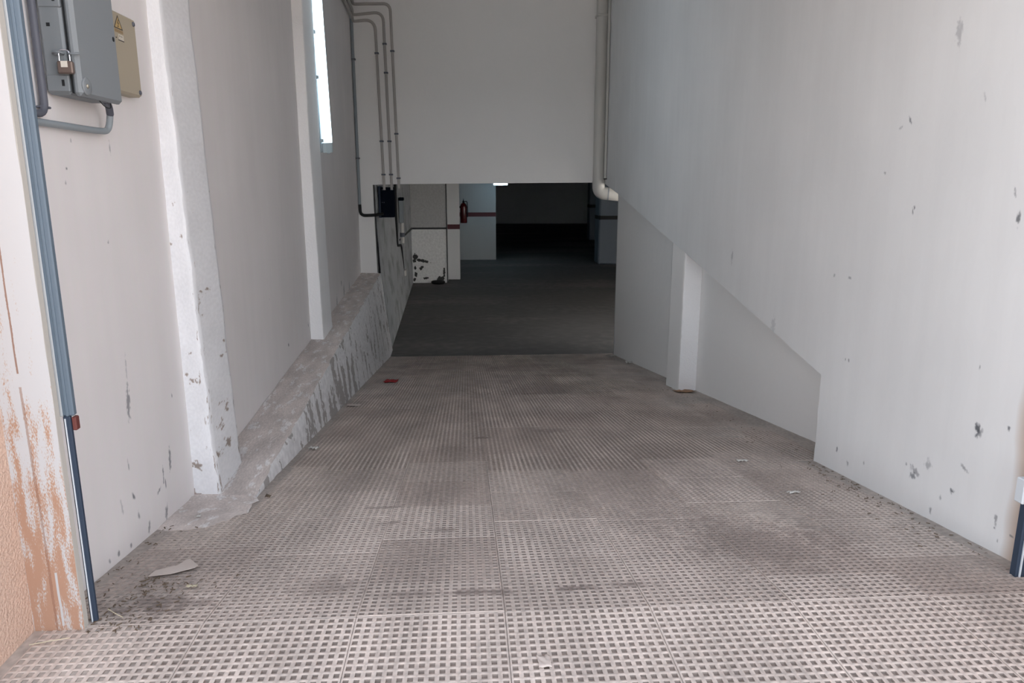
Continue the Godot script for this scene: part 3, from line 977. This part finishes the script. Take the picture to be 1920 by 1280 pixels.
# ------------------------------------------------------------------ the electric boxes inside the entrance
func boxes_by_the_door() -> void:
	# grey cabinet: base on the wall, lid in front of the seam; its near side shows the seam, hasps and padlock
	var t := thing("electric_cabinet", "grey plastic electric cabinet hung on the left wall and locked with a padlock", "electric box")
	var zn := -2.115
	var zf := -2.35
	var y0 := 1.338
	var s := begin()
	box(s, Vector3(-1.108, y0, zf), Vector3(-1.041, 1.80, zn), 0.010)
	put("base", done(s), M.grey_plastic, t)
	var lid := begin()
	box(lid, Vector3(-1.038, y0 - 0.003, zf - 0.003), Vector3(-1.013, 1.80, zn + 0.003), 0.009)
	put("lid", done(lid), M.grey_plastic, t)
	put("seam", boxm(Vector3(-1.0415, y0 + 0.004, zf + 0.004), Vector3(-1.0375, 1.796, zn - 0.003), 0.0), M.dark_seam, t)
	for y in [1.345, 1.555]:
		s = begin()
		box(s, Vector3(-1.100, y, zn - 0.01), Vector3(-1.044, y + 0.042, zn + 0.003), 0.002)
		var h := put("hinge_band", done(s), M.grey_plastic, t)
		put("slot", boxm(Vector3(-1.062, y + 0.014, zn), Vector3(-1.055, y + 0.030, zn + 0.0036), 0.0), M.dark_seam, h)
	put("slot", boxm(Vector3(-1.085, 1.508, zn - 0.002), Vector3(-1.076, 1.517, zn + 0.0006), 0.0), M.dark_seam, t)
	s = begin(true)
	lathe(s, [Vector2(0.0, 0.0), Vector2(0.024, 0.0), Vector2(0.022, 0.003), Vector2(0.018, 0.004), Vector2(0.0, 0.004)], 24, Transform3D(Basis(Vector3.FORWARD, PI / 2), Vector3(-1.0135, 1.362, zn - 0.026)))
	var cp := put("corner_boss", done(s), M.grey_plastic, t)
	s = begin(true)
	lathe(s, [Vector2(0.0, 0.0), Vector2(0.006, 0.0), Vector2(0.005, 0.003), Vector2(0.0, 0.003)], 12, Transform3D(Basis(Vector3.FORWARD, PI / 2), Vector3(-1.0095, 1.362, zn - 0.022)))
	put("screw", done(s), M.screw_steel, cp)
	s = begin(true)
	lathe(s, [Vector2(0.0, 0.0), Vector2(0.007, 0.0), Vector2(0.0, 0.001)], 10, Transform3D(Basis(Vector3.FORWARD, PI / 2), Vector3(-1.0128, 1.515, zf + 0.018)))
	put("plug", done(s), M.dark_seam, t)
	for k in [[-1.060, 0.7], [-1.020, -0.7]]:
		s = begin(true)
		var ring := []
		for i in 17:
			var q := TAU * i / 16.0
			ring.append(Vector3(k[0] + cos(q) * 0.013, 1.440 + sin(q) * 0.003 * k[1], zn + 0.008 + sin(q) * 0.009))
		tube(s, ring, 0.0026, 8, false)
		put("hasp", done(s), M.grey_plastic, t)
	put("loose_wire", tubem(bent([Vector3(-1.030, y0, zn - 0.12), Vector3(-1.026, y0 - 0.020, zn - 0.15), Vector3(-1.026, y0 - 0.018, zn - 0.185), Vector3(-1.030, y0 + 0.002, zn - 0.19)], 0.03), 0.0013, 6), M.black_rubber, t)
	# padlock
	t = thing("padlock", "small brass padlock with white sticker hanging on the grey electric cabinet", "padlock")
	put("body", boxm(Vector3(-1.061, 1.388, zn + 0.006), Vector3(-1.022, 1.420, zn + 0.021), 0.003), M.brass, t)
	put("sticker", boxm(Vector3(-1.050, 1.404, zn + 0.0205), Vector3(-1.033, 1.4195, zn + 0.0216), 0.0), M.white_label, t)
	put("shackle", tubem(bent([Vector3(-1.056, 1.416, zn + 0.0135), Vector3(-1.056, 1.448, zn + 0.0135), Vector3(-1.029, 1.448, zn + 0.0135), Vector3(-1.029, 1.416, zn + 0.0135)], 0.011), 0.0024, 10), M.chrome, t)
	# beige box on the wall behind it
	t = thing("junction_box", "flat beige junction box with yellow danger sticker, behind the grey cabinet", "electric box")
	put("body", boxm(Vector3(-1.14, 1.390, -2.690), Vector3(-1.098, 1.640, -2.40), 0.004), M.beige_plastic, t)
	put("cover", boxm(Vector3(-1.099, 1.394, -2.686), Vector3(-1.092, 1.636, -2.404), 0.003), M.beige_plastic, t)
	for p in [[1.405, -2.672], [1.622, -2.672], [1.622, -2.42], [1.405, -2.42]]:
		s = begin(true)
		lathe(s, [Vector2(0.0, 0.0), Vector2(0.008, 0.0), Vector2(0.0065, 0.004), Vector2(0.0, 0.004)], 12, Transform3D(Basis(Vector3.FORWARD, PI / 2), Vector3(-1.092, p[0], p[1])))
		put("screw", done(s), M.conduit_dark, t)
	s = begin()
	quad(s, Vector3(-1.0914, 1.548, -2.524), Vector3(-1.0914, 1.630, -2.524), Vector3(-1.0914, 1.630, -2.592), Vector3(-1.0914, 1.548, -2.592), Vector2(0, 1), Vector2(0, 0), Vector2(1, 0), Vector2(1, 1))
	put("danger_sticker", done(s), M.sign_print, t)
	# conduits around them
	t = thing("wall_conduit", "dark grey conduit running down in front of the grey electric cabinet", "conduit")
	put("pipe", tubem(bent([Vector3(-1.090, 2.6, -2.072), Vector3(-1.090, 1.283, -2.066), Vector3(-1.090, 1.276, -1.80)], 0.035), 0.0095, 14), M.conduit_dark, t)
	put("clip", boxm(Vector3(-1.106, 1.298, -2.092), Vector3(-1.086, 1.304, -2.052), 0.002), M.conduit_dark, t)
	t = thing("wall_conduit", "light grey conduit that bends up into the underside of the grey cabinet", "conduit")
	put("pipe", tubem(bent([Vector3(-1.090, 1.262, -1.80), Vector3(-1.090, 1.259, -2.33), Vector3(-1.090, 1.262, -2.41), Vector3(-1.075, 1.320, -2.40)], 0.06), 0.0095, 14), M.conduit_grey, t)
	put("gland", tubem(bent([Vector3(-1.077, 1.312, -2.402), Vector3(-1.066, 1.335, -2.375), Vector3(-1.055, 1.345, -2.33)], 0.02), 0.0105, 12), M.conduit_dark, t)

# ------------------------------------------------------------------ lamp, conduits, downpipe
func lamp_and_conduits() -> void:
	var t := thing("wall_lamp", "long lit fluorescent wall lamp standing upright beside the slim pillar", "lamp")
	# a frame whose y runs up the lamp; it leans a little
	var foot := Vector3(-1.322, 1.37, -6.86)
	t.position = foot
	t.rotation.x = 0.13
	var s := begin()
	box(s, Vector3(0.0, 0.0, -0.05), Vector3(0.070, 1.57, 0.05), 0.012)
	put("housing", done(s), M.lamp_housing, t)
	s = begin(true)
	var prof := []
	for i in 9:
		var q := PI * i / 8.0
		prof.append(Vector2(0.072 + 0.078 * sin(q), -cos(q) * 0.046))
	for part in [["end_cap", 0.0, 0.085, "lamp_end_clear"], ["diffuser", 0.085, 1.49, "lamp_glow"], ["end_cap", 1.49, 1.57, "lamp_end_clear"]]:
		s = begin()
		for i in 8:
			var a: Vector2 = prof[i]
			var b: Vector2 = prof[i + 1]
			facing(s, [Vector3(a.x, part[1], a.y), Vector3(b.x, part[1], b.y), Vector3(b.x, part[2], b.y), Vector3(a.x, part[2], a.y)], Vector3((a.x + b.x) / 2 - 0.07, 0, (a.y + b.y) / 2))
		for y in [part[1], part[2]]:
			var cap := []
			for q in prof: cap.append(Vector3(q.x, y, q.y))
			facing(s, cap, Vector3(0, 1 if y == part[2] else -1, 0))
		facing(s, [Vector3(0.072, part[1], -0.046), Vector3(0.072, part[2], -0.046), Vector3(0.072, part[2], 0.046), Vector3(0.072, part[1], 0.046)], Vector3.LEFT)
		put(part[0], done(s), M[part[3]], t)
	for y in [0.09, 0.62, 0.98, 1.40]:
		put("clip", boxm(Vector3(0.045, y, 0.045), Vector3(0.085, y + 0.03, 0.056), 0.002), M.lamp_housing, t)
	put("plug", boxm(Vector3(0.10, -0.012, -0.01), Vector3(0.125, 0.002, 0.01), 0.002), M.lamp_housing, t)
	var li := AreaLight3D.new()
	li.name = "wall_lamp_light"
	li.area_size = Vector2(0.09, 1.35)
	li.light_energy = LAMP_E
	li.light_color = Color(0.88, 0.95, 1.0)
	li.shadow_enabled = true
	add_child(li)
	li.position = foot + Vector3(0.165, 0.78, 0.10)
	li.rotation = Vector3(0.0, -PI / 2, 0.0)
	# conduits on the wall over the opening
	var zz := ZH + 0.02
	var runs := [
		["outermost", [Vector3(xl(-8.4) + 0.02, 3.46, -8.4), Vector3(xl(-10.5) + 0.05, 3.45, -10.5), Vector3(-1.45, 3.425, zz), Vector3(-0.955, 3.44, zz), Vector3(-0.914, 1.02, zz)], 0.10, [2.83, 1.75, 1.15], "pipe clipped to the wall over the opening, farthest from the lamp"],
		["middle", [Vector3(xl(-8.4) + 0.02, 3.36, -8.4), Vector3(xl(-10.5) + 0.045, 3.34, -10.5), Vector3(-1.46, 3.29, zz), Vector3(-1.052, 3.335, zz), Vector3(-1.016, 1.0, zz)], 0.13, [2.92, 2.55, 1.65, 1.2], "pipe clipped between two others on the wall over the opening"],
		["inner", [Vector3(xl(-8.4) + 0.02, 3.28, -8.4), Vector3(xl(-10.5) + 0.04, 3.25, -10.5), Vector3(-1.46, 3.21, zz), Vector3(-1.165, 3.24, zz), Vector3(-1.120, 1.0, zz)], 0.16, [2.8, 1.65, 1.2], "pipe with the tightest bend on the wall over the opening, nearest the lamp"]]
	for r in runs:
		t = thing("wall_conduit", "thin grey " + r[4], "conduit", Vector3.ZERO, "conduits on the wall over the opening")
		put("pipe", tubem(bent(r[1], r[2]), 0.0185, 12), M.conduit_brown, t)
		for y in r[3]:
			var pa: Vector3 = r[1][3]
			var pb: Vector3 = r[1][4]
			var x := lerpf(pa.x, pb.x, (y - pa.y) / (pb.y - pa.y))
			put("clip", boxm(Vector3(x - 0.028, y, ZH - 0.001), Vector3(x + 0.028, y + 0.022, zz + 0.022), 0.003), M.conduit_dark, t)
	t = thing("wall_conduit", "grey conduit down the corner of the left wall, bending black towards the dark box", "conduit")
	put("pipe", tubem([Vector3(-1.475, 3.24, zz + 0.005), Vector3(-1.470, 0.78, zz + 0.005)], 0.02, 12), M.conduit_grey, t)
	put("elbow", tubem(bent([Vector3(-1.470, 0.80, zz + 0.005), Vector3(-1.468, 0.645, zz + 0.005), Vector3(-1.27, 0.65, zz + 0.005), Vector3(-1.18, 0.66, -10.80)], 0.09), 0.021, 12), M.black_rubber, t)
	for y in [2.72, 1.42]: put("clip", boxm(Vector3(-1.502, y, ZH - 0.001), Vector3(-1.442, y + 0.022, zz + 0.028), 0.003), M.conduit_dark, t)
	# downpipe in the far right corner
	t = thing("downpipe", "white plastic downpipe in the corner of the right wall with an elbow at its foot", "pipe")
	var px := 1.905
	var pz := -10.50
	put("pipe", tubem([Vector3(px, CEIL, pz), Vector3(px, 1.10, pz)], 0.082, 24), M.pvc_pipe, t)
	put("elbow", tubem(bent([Vector3(px, 1.13, pz), Vector3(px + 0.005, 0.955, pz + 0.01), Vector3(px + 0.30, 0.93, pz + 0.05)], 0.13, 9), 0.088, 24), M.pvc_pipe, t)
	put("collar", tubem([Vector3(px + 0.13, 0.945, pz + 0.025), Vector3(px + 0.148, 0.944, pz + 0.028)], 0.092, 24), M.conduit_grey, t)
	put("bracket", boxm(Vector3(px - 0.085, 3.29, pz - 0.10), Vector3(px + 0.10, 3.32, pz + 0.085), 0.004), M.pvc_pipe, t)
	t = thing("thin_pipe", "thin white pipe close beside the downpipe on the right wall", "pipe")
	var tx := xr(-10.30) - 0.022
	put("pipe", tubem([Vector3(tx, CEIL, -10.32), Vector3(tx, 1.16, -10.32)], 0.018, 12), M.pvc_pipe, t)
	put("end_cap", tubem([Vector3(tx, 1.16, -10.32), Vector3(tx, 1.145, -10.32)], 0.022, 12), M.black_rubber, t)

const LAMP_E := 0.15

# ------------------------------------------------------------------ the garage below
func garage() -> void:
	struct("floor_garage", boxm(Vector3(-2.0, YG - 0.4, -45), Vector3(12, YG, Z1 + 0.02), 0.0), M.garage_cement)
	struct("ceiling_garage", boxm(Vector3(-2.0, 1.22, -45), Vector3(12, 1.6, -10.79), 0.0), M.garage_ceiling_paint)
	var s := begin()
	var gn := 16
	for i in gn:
		for k in 3:
			var q := []
			var uv := []
			for c in [[0, 0], [0, 1], [1, 1], [1, 0]]:
				var tz := float(i + c[0]) / gn
				var kk: int = k + c[1]
				var y: float = [YG - 0.2, LEDGE, 0.5, 1.3][kk]
				q.append(Vector3(lerpf([-1.085, -1.215, -1.25, -1.26][kk], [-1.28, -1.285, -1.29, -1.29][kk], tz), y, lerpf(-10.6, -17.95, tz)))
				uv.append(Vector2(tz * 0.95, (1.3 - y) / 2.9))
			quad(s, q[0], q[1], q[2], q[3], uv[0], uv[1], uv[2], uv[3])
	facing(s, [Vector3(-1.75, YG - 0.2, -10.55), Vector3(-1.75, 1.3, -10.55), Vector3(-1.75, 1.3, -17.95), Vector3(-1.75, YG - 0.2, -17.95)], Vector3.LEFT)
	facing(s, [Vector3(-1.085, YG - 0.2, -10.62), Vector3(-1.215, LEDGE - 0.005, -10.62), Vector3(-1.75, LEDGE - 0.005, -10.62), Vector3(-1.75, YG - 0.2, -10.62)], Vector3.BACK)
	struct("wall_garage_left", done(s), M.garage_worn_paint)
	# white block at the end of that wall
	s = begin()
	quad(s, Vector3(-1.29, YG, -17.9), Vector3(-1.29, 1.3, -17.9), Vector3(-0.43, 1.3, -17.9), Vector3(-0.43, YG, -17.9), Vector2(0, 1), Vector2(0, 0), Vector2(1, 0), Vector2(1, 1))
	facing(s, [Vector3(-0.43, YG, -17.9), Vector3(-0.43, 1.3, -17.9), Vector3(-0.43, 1.3, -19.0), Vector3(-0.43, YG, -19.0)], Vector3.RIGHT)
	struct("wall_garage_block", done(s), M.garage_block_paint)
	var line := struct("trim_1", boxm(Vector3(-1.28, -0.005, -17.90), Vector3(-0.43, 0.035, -17.87), 0.003), M.garage_grey_line)
	put("side_run", boxm(Vector3(-1.30, -0.005, -17.9), Vector3(-1.255, 0.035, -13.2), 0.003), M.garage_grey_line, line)
	var jt := struct("trim_2", boxm(Vector3(-0.445, YG, -17.905), Vector3(-0.425, 1.22, -17.88), 0.002), M.garage_grey_line)
	var t := thing("garage_pillar", "square pale garage pillar with a short red band, beside the white block", "pillar")
	put("shaft", boxm(Vector3(-0.435, YG, -19.1), Vector3(-0.125, 1.22, -18.5), 0.01), M.garage_paint, t)
	put("red_band", boxm(Vector3(-0.437, -0.045, -19.1), Vector3(-0.122, 0.075, -18.497), 0.004), M.garage_red, t)
	struct("wall_garage_inner", boxm(Vector3(-2.0, YG - 0.1, -23.7), Vector3(0.99, 1.3, -23.3), 0.01), M.garage_inner_paint)
	struct("trim_3", boxm(Vector3(-0.5, 0.045, -23.302), Vector3(0.992, 0.175, -23.295), 0.002), M.garage_red)
	struct("wall_garage_rear", boxm(Vector3(-2.0, YG - 0.1, -44), Vector3(12, 1.3, -43.7), 0.0), M.garage_ceiling_paint)
	struct("wall_garage_right", boxm(Vector3(11.0, YG - 0.1, -44), Vector3(11.3, 1.3, -9.7), 0.0), M.garage_ceiling_paint)
	struct("wall_garage_west", boxm(Vector3(-2.2, YG - 0.1, -44), Vector3(-1.9, 1.3, -17.9), 0.0), M.garage_ceiling_paint)
	struct("wall_garage_front", boxm(Vector3(2.10, YG - 0.1, -10.05), Vector3(11.3, 1.3, -9.80), 0.0), M.garage_ceiling_paint)
	# extinguisher
	t = thing("fire_extinguisher", "red fire extinguisher hanging at the edge of the pale garage pillar", "fire extinguisher", Vector3(-0.022, 0.085, -18.92))
	s = begin(true)
	lathe(s, [Vector2(0.0, 0.0), Vector2(0.082, 0.0), Vector2(0.088, 0.02), Vector2(0.088, 0.40), Vector2(0.080, 0.45), Vector2(0.055, 0.49), Vector2(0.028, 0.505), Vector2(0.0, 0.505)], 24, Transform3D())
	put("cylinder", done(s), M.extinguisher_red, t)
	s = begin(true)
	lathe(s, [Vector2(0.0, 0.50), Vector2(0.026, 0.50), Vector2(0.026, 0.55), Vector2(0.0, 0.55)], 14, Transform3D())
	put("neck", done(s), M.black_plastic, t)
	s = begin()
	box(s, Vector3(-0.015, 0.55, -0.02), Vector3(0.015, 0.575, 0.10), 0.004)
	box(s, Vector3(-0.012, 0.585, -0.02), Vector3(0.012, 0.603, 0.09), 0.004)
	put("handle", done(s), M.black_plastic, t)
	put("hose", tubem(bent([Vector3(0.02, 0.53, 0.0), Vector3(0.09, 0.55, 0.03), Vector3(0.105, 0.30, 0.03), Vector3(0.10, 0.15, 0.03)], 0.05), 0.012, 8), M.black_rubber, t)
	put("wall_hook", boxm(Vector3(-0.105, 0.38, -0.02), Vector3(-0.06, 0.42, 0.02), 0.003), M.black_plastic, t)
	# columns
	t = thing("garage_column", "bluish square garage column with a black band, behind the right wall's edge", "column")
	put("shaft", boxm(Vector3(3.975, YG, -22.35), Vector3(4.62, 1.22, -21.65), 0.04), M.column_paint, t)
	put("black_band", boxm(Vector3(3.968, -0.01, -22.36), Vector3(4.627, 0.165, -21.643), 0.04), M.black_rubber, t)
	t = thing("garage_column", "farther dim garage column left of the bluish one", "column")
	put("shaft", boxm(Vector3(5.28, YG, -31.6), Vector3(5.9, 1.22, -31.0), 0.03), M.column_paint, t)
	put("black_band", boxm(Vector3(5.275, 0.02, -31.61), Vector3(5.905, 0.20, -30.995), 0.03), M.black_rubber, t)
	# dark control box just inside the opening
	t = thing("control_box", "dark blue control box just inside the garage opening, under the three conduits", "electric box")
	put("body", boxm(Vector3(-1.21, 0.605, -11.02), Vector3(-1.015, 1.035, -10.86), 0.012), M.black_plastic, t)
	put("back_plate", boxm(Vector3(-1.245, 0.60, -11.03), Vector3(-1.20, 1.05, -10.90), 0.004), M.navy_steel, t)
	for p in [[-1.185, 0.82], [-1.160, 0.82], [-1.18, 0.655], [-1.18, 1.0]]:
		put("screw", boxm(Vector3(p[0] - 0.006, p[1] - 0.006, -10.861), Vector3(p[0] + 0.006, p[1] + 0.006, -10.856), 0.001), M.conduit_dark, t)
	t = thing("wall_conduit", "black conduit running down the garage wall to a small white socket", "conduit")
	put("pipe", tubem(bent([Vector3(-1.245, 1.22, -13.6), Vector3(-1.245, -0.03, -13.6), Vector3(-1.250, -0.10, -14.5), Vector3(-1.252, -0.66, -14.9)], 0.1), 0.025, 10), M.black_rubber, t)
	put("socket", boxm(Vector3(-1.29, -0.76, -15.05), Vector3(-1.20, -0.64, -14.88), 0.008), M.paper_white, t)
	t = thing("signal_tube", "slim pale signal tube on the garage wall beside the black conduit", "signal light")
	put("upper_case", boxm(Vector3(-1.255, 0.34, -14.45), Vector3(-1.17, 0.78, -14.30), 0.01), M.conduit_grey, t)
	put("tube", tubem([Vector3(-1.205, 0.34, -14.36), Vector3(-1.205, 0.15, -14.36)], 0.035, 14), M.pvc_pipe, t)
	put("joint", tubem([Vector3(-1.205, 0.15, -14.36), Vector3(-1.205, 0.07, -14.36)], 0.045, 14), M.conduit_dark, t)
	put("lower_tube", tubem([Vector3(-1.205, 0.07, -14.36), Vector3(-1.205, -0.05, -14.36)], 0.038, 14), M.paper_white, t)
	put("top_band", boxm(Vector3(-1.255, 0.76, -14.47), Vector3(-1.16, 0.82, -14.28), 0.01), M.black_plastic, t)
	# ceiling lamp in the depth
	t = thing("ceiling_lamp", "short lit fluorescent lamp under the dark garage ceiling", "lamp", Vector3(1.09, 1.05, -22.3))
	put("housing", boxm(Vector3(-0.22, 0.03, -0.05), Vector3(0.22, 0.17, 0.05), 0.01), M.lamp_housing, t)
	s = begin(true)
	tube(s, [Vector3(-0.21, 0.0, 0), Vector3(0.21, 0.0, 0)], 0.034, 12)
	put("glowing_tube", done(s), M.lamp_glow, t)
	var li := OmniLight3D.new()
	li.name = "ceiling_lamp_light"
	li.light_energy = 0.03
	li.light_color = Color(0.75, 0.92, 1.0)
	li.light_size = 0.05
	li.omni_range = 30.0
	li.omni_attenuation = 2.0
	li.shadow_enabled = true
	add_child(li)
	li.position = Vector3(1.09, 1.0, -22.3)
	# oddments on the garage floor
	t = thing("worn_tyre", "dark ring of rubber lying at the foot of the white block", "tyre", Vector3(-0.66, YG, -17.72))
	s = begin(true)
	var ring := []
	for i in 21: ring.append(Vector3(cos(TAU * i / 20.0) * 0.13, 0.04, sin(TAU * i / 20.0) * 0.10))
	tube(s, ring, 0.04, 10, false)
	put("ring", done(s), M.black_rubber, t)

# ------------------------------------------------------------------ scraps on the ramp
# a crumpled scrap: a small sheet with bent corners and thickness
func scrap(called: String, label: String, cat: String, at: Vector3, sx: float, sz: float, hgt: float, m: Material, sd: int, turn := 0.0) -> Node3D:
	var s := begin(true)
	var nz := noise(1.0, sd, 3)
	var n := 6
	var top := []
	for j in n + 1:
		var row := []
		for i in n + 1:
			var u := float(i) / n - 0.5
			var v := float(j) / n - 0.5
			var edge := 1.0 + nz.get_noise_2d(u * 4.0 + 30.0, v * 4.0) * 0.35
			row.append(Vector3(u * sx * edge, maxf(0.0, hgt * (0.45 + 0.9 * nz.get_noise_2d(u * 3.0, v * 3.0))), v * sz * edge))
		top.append(row)
	var th := Vector3(0, 0.0015, 0)
	for j in n:
		for i in n:
			facing(s, [top[j][i] + th, top[j][i + 1] + th, top[j + 1][i + 1] + th, top[j + 1][i] + th], Vector3.UP)
			facing(s, [top[j][i], top[j][i + 1], top[j + 1][i + 1], top[j + 1][i]], Vector3.DOWN)
	for k in n:
		facing(s, [top[0][k], top[0][k + 1], top[0][k + 1] + th, top[0][k] + th], Vector3.FORWARD)
		facing(s, [top[n][k], top[n][k + 1], top[n][k + 1] + th, top[n][k] + th], Vector3.BACK)
		facing(s, [top[k][0], top[k + 1][0], top[k + 1][0] + th, top[k][0] + th], Vector3.LEFT)
		facing(s, [top[k][n], top[k + 1][n], top[k + 1][n] + th, top[k][n] + th], Vector3.RIGHT)
	var o := put(called, done(s), m, self, at)
	o.rotation = Vector3(-atan(SLOPE) if at.z < Z0 and at.z > Z1 else 0.0, turn, 0)
	tag(o, label, cat)
	return o

func litter() -> void:
	var on := func(x: float, z: float) -> Vector3: return Vector3(x, ramp(z) + 0.004, z)
	# the pale sheet by the left wall
	var s := begin(true)
	var nz := noise(6.0, 201, 2)
	var outline := PackedVector2Array([Vector2(-0.957, -2.045), Vector2(-0.952, -2.085), Vector2(-0.90, -2.125), Vector2(-0.893, -2.172), Vector2(-0.885, -2.18), Vector2(-0.838, -2.118), Vector2(-0.842, -2.10), Vector2(-0.90, -2.060)])
	var sheet := slab(outline, func(p): return Vector3(p.x, ramp(p.y) + 0.010 + nz.get_noise_2d(p.x, p.y) * 0.004, p.y), Vector3(0, -0.002, 0), func(p): return p)
	tag(put("plastic_sheet", sheet, M.film_grey), "flat pale strip of sheet lying on the ramp beside the left wall", "sheet")
	scrap("paper_scrap", "small red scrap lying on the lower ramp near the ledge", "scrap", on.call(-0.749, -7.03), 0.13, 0.16, 0.02, M.red_scrap, 1)
	scrap("cardboard_piece", "torn brown cardboard piece at the foot of the pillar in the recess", "cardboard", on.call(1.86, -5.92), 0.16, 0.14, 0.012, M.cardboard, 2)
	scrap("paper_scrap", "white scrap at the foot of the far recessed wall", "scrap", on.call(1.99, -8.58), 0.07, 0.12, 0.03, M.paper_white, 3)
	scrap("paper_scrap", "tiny white scrap at the far corner of the recessed wall", "scrap", on.call(1.99, -9.6), 0.05, 0.08, 0.02, M.paper_white, 4)
	scrap("paper_scrap", "white paper scrap on the ramp next to the ledge, nearest its low end", "scrap", on.call(-0.845, -3.86), 0.05, 0.045, 0.02, M.paper_white, 5)
	scrap("wood_chip", "pale flat chip against the ledge halfway down the ramp", "chip", on.call(-0.875, -5.46), 0.10, 0.09, 0.012, M.film_grey, 6)
	scrap("paper_scrap", "white scrap on the ramp in front of the recess opening", "scrap", on.call(1.352, -2.75), 0.045, 0.02, 0.012, M.paper_white, 7)
	scrap("paper_scrap", "small pale scrap farther up the right side of the ramp, level with the recess edge", "scrap", on.call(1.36, -3.34), 0.05, 0.03, 0.008, M.paper_white, 8)
	scrap("pebble", "dark pebble on the ramp where the ledge begins", "pebble", on.call(-0.835, -2.90), 0.02, 0.02, 0.014, M.twig, 9)
	scrap("paper_scrap", "cream scrap on the ramp to the right of the pale sheet", "scrap", on.call(-0.80, -1.96), 0.03, 0.012, 0.008, M.straw, 10)
	scrap("gum_spot", "flat grey patch stuck on the level threshold tiles", "spot", Vector3(0.174, 0.002, -1.515), 0.03, 0.04, 0.004, M.film_grey, 12)
	scrap("paper_scrap", "tiny white bit by the left wall on the smooth apron", "scrap", Vector3(-1.02, ramp(-2.62) + 0.012, -2.62), 0.018, 0.014, 0.01, M.paper_white, 13)
	for k in [[Vector3(-1.075, 0.006, -1.655), Vector3(-0.99, 0.008, -1.675), "pale dry stalk on the ground at the foot of the rusty post", "straw"], [Vector3(-0.90, 0.006, -1.76), Vector3(-0.955, 0.006, -1.80), "short dry stalk in the corner behind the entrance post", "straw"]]:
		tag(put("dry_stalk", tubem([k[0], (k[0] + k[1]) / 2 + Vector3(0, 0.003, 0.004), k[1]], 0.0012, 6), M[k[3]]), k[2], "stalk")
	# twigs and leaf bits blown against the edges: too many and too small to count
	var mm := MultiMesh.new()
	mm.transform_format = MultiMesh.TRANSFORM_3D
	mm.mesh = boxm(Vector3(-0.006, 0, -0.0015), Vector3(0.006, 0.0025, 0.0015), 0.001)
	var rng := RandomNumberGenerator.new()
	rng.seed = 9
	var at := []
	for i in 420:
		var z := 0.0
		var x := 0.0
		if i < 150:
			z = rng.randf_range(-1.70, -2.05); x = -0.97 + absf(rng.randfn(0, 0.09)); if z > -1.81: x = maxf(x, -0.97)
		elif i < 270:
			z = rng.randf_range(-2.0, -3.3); x = xr(z) - 0.01 - absf(rng.randfn(0, 0.10))
		elif i < 340:
			z = rng.randf_range(-3.5, -6.2); x = xc(z) - 0.15 - absf(rng.randfn(0, 0.12))
		else:
			z = rng.randf_range(-1.85, -3.0); x = xl(z) + 0.01 + absf(rng.randfn(0, 0.06))
		at.append(Transform3D(Basis.from_euler(Vector3(0, rng.randf() * TAU, 0)).scaled(Vector3.ONE * rng.randf_range(0.4, 1.3)), Vector3(x, ramp(z) + 0.003, z)))
	mm.instance_count = at.size()
	for i in at.size(): mm.set_instance_transform(i, at[i])
	var mi := MultiMeshInstance3D.new()
	mi.name = "leaf_litter"
	mi.multimesh = mm
	mi.material_override = M.twig
	add_child(mi)
	tag(mi, "fine dry leaf and twig litter along the edges of the ramp", "litter")
	mi.set_meta("kind", "stuff")
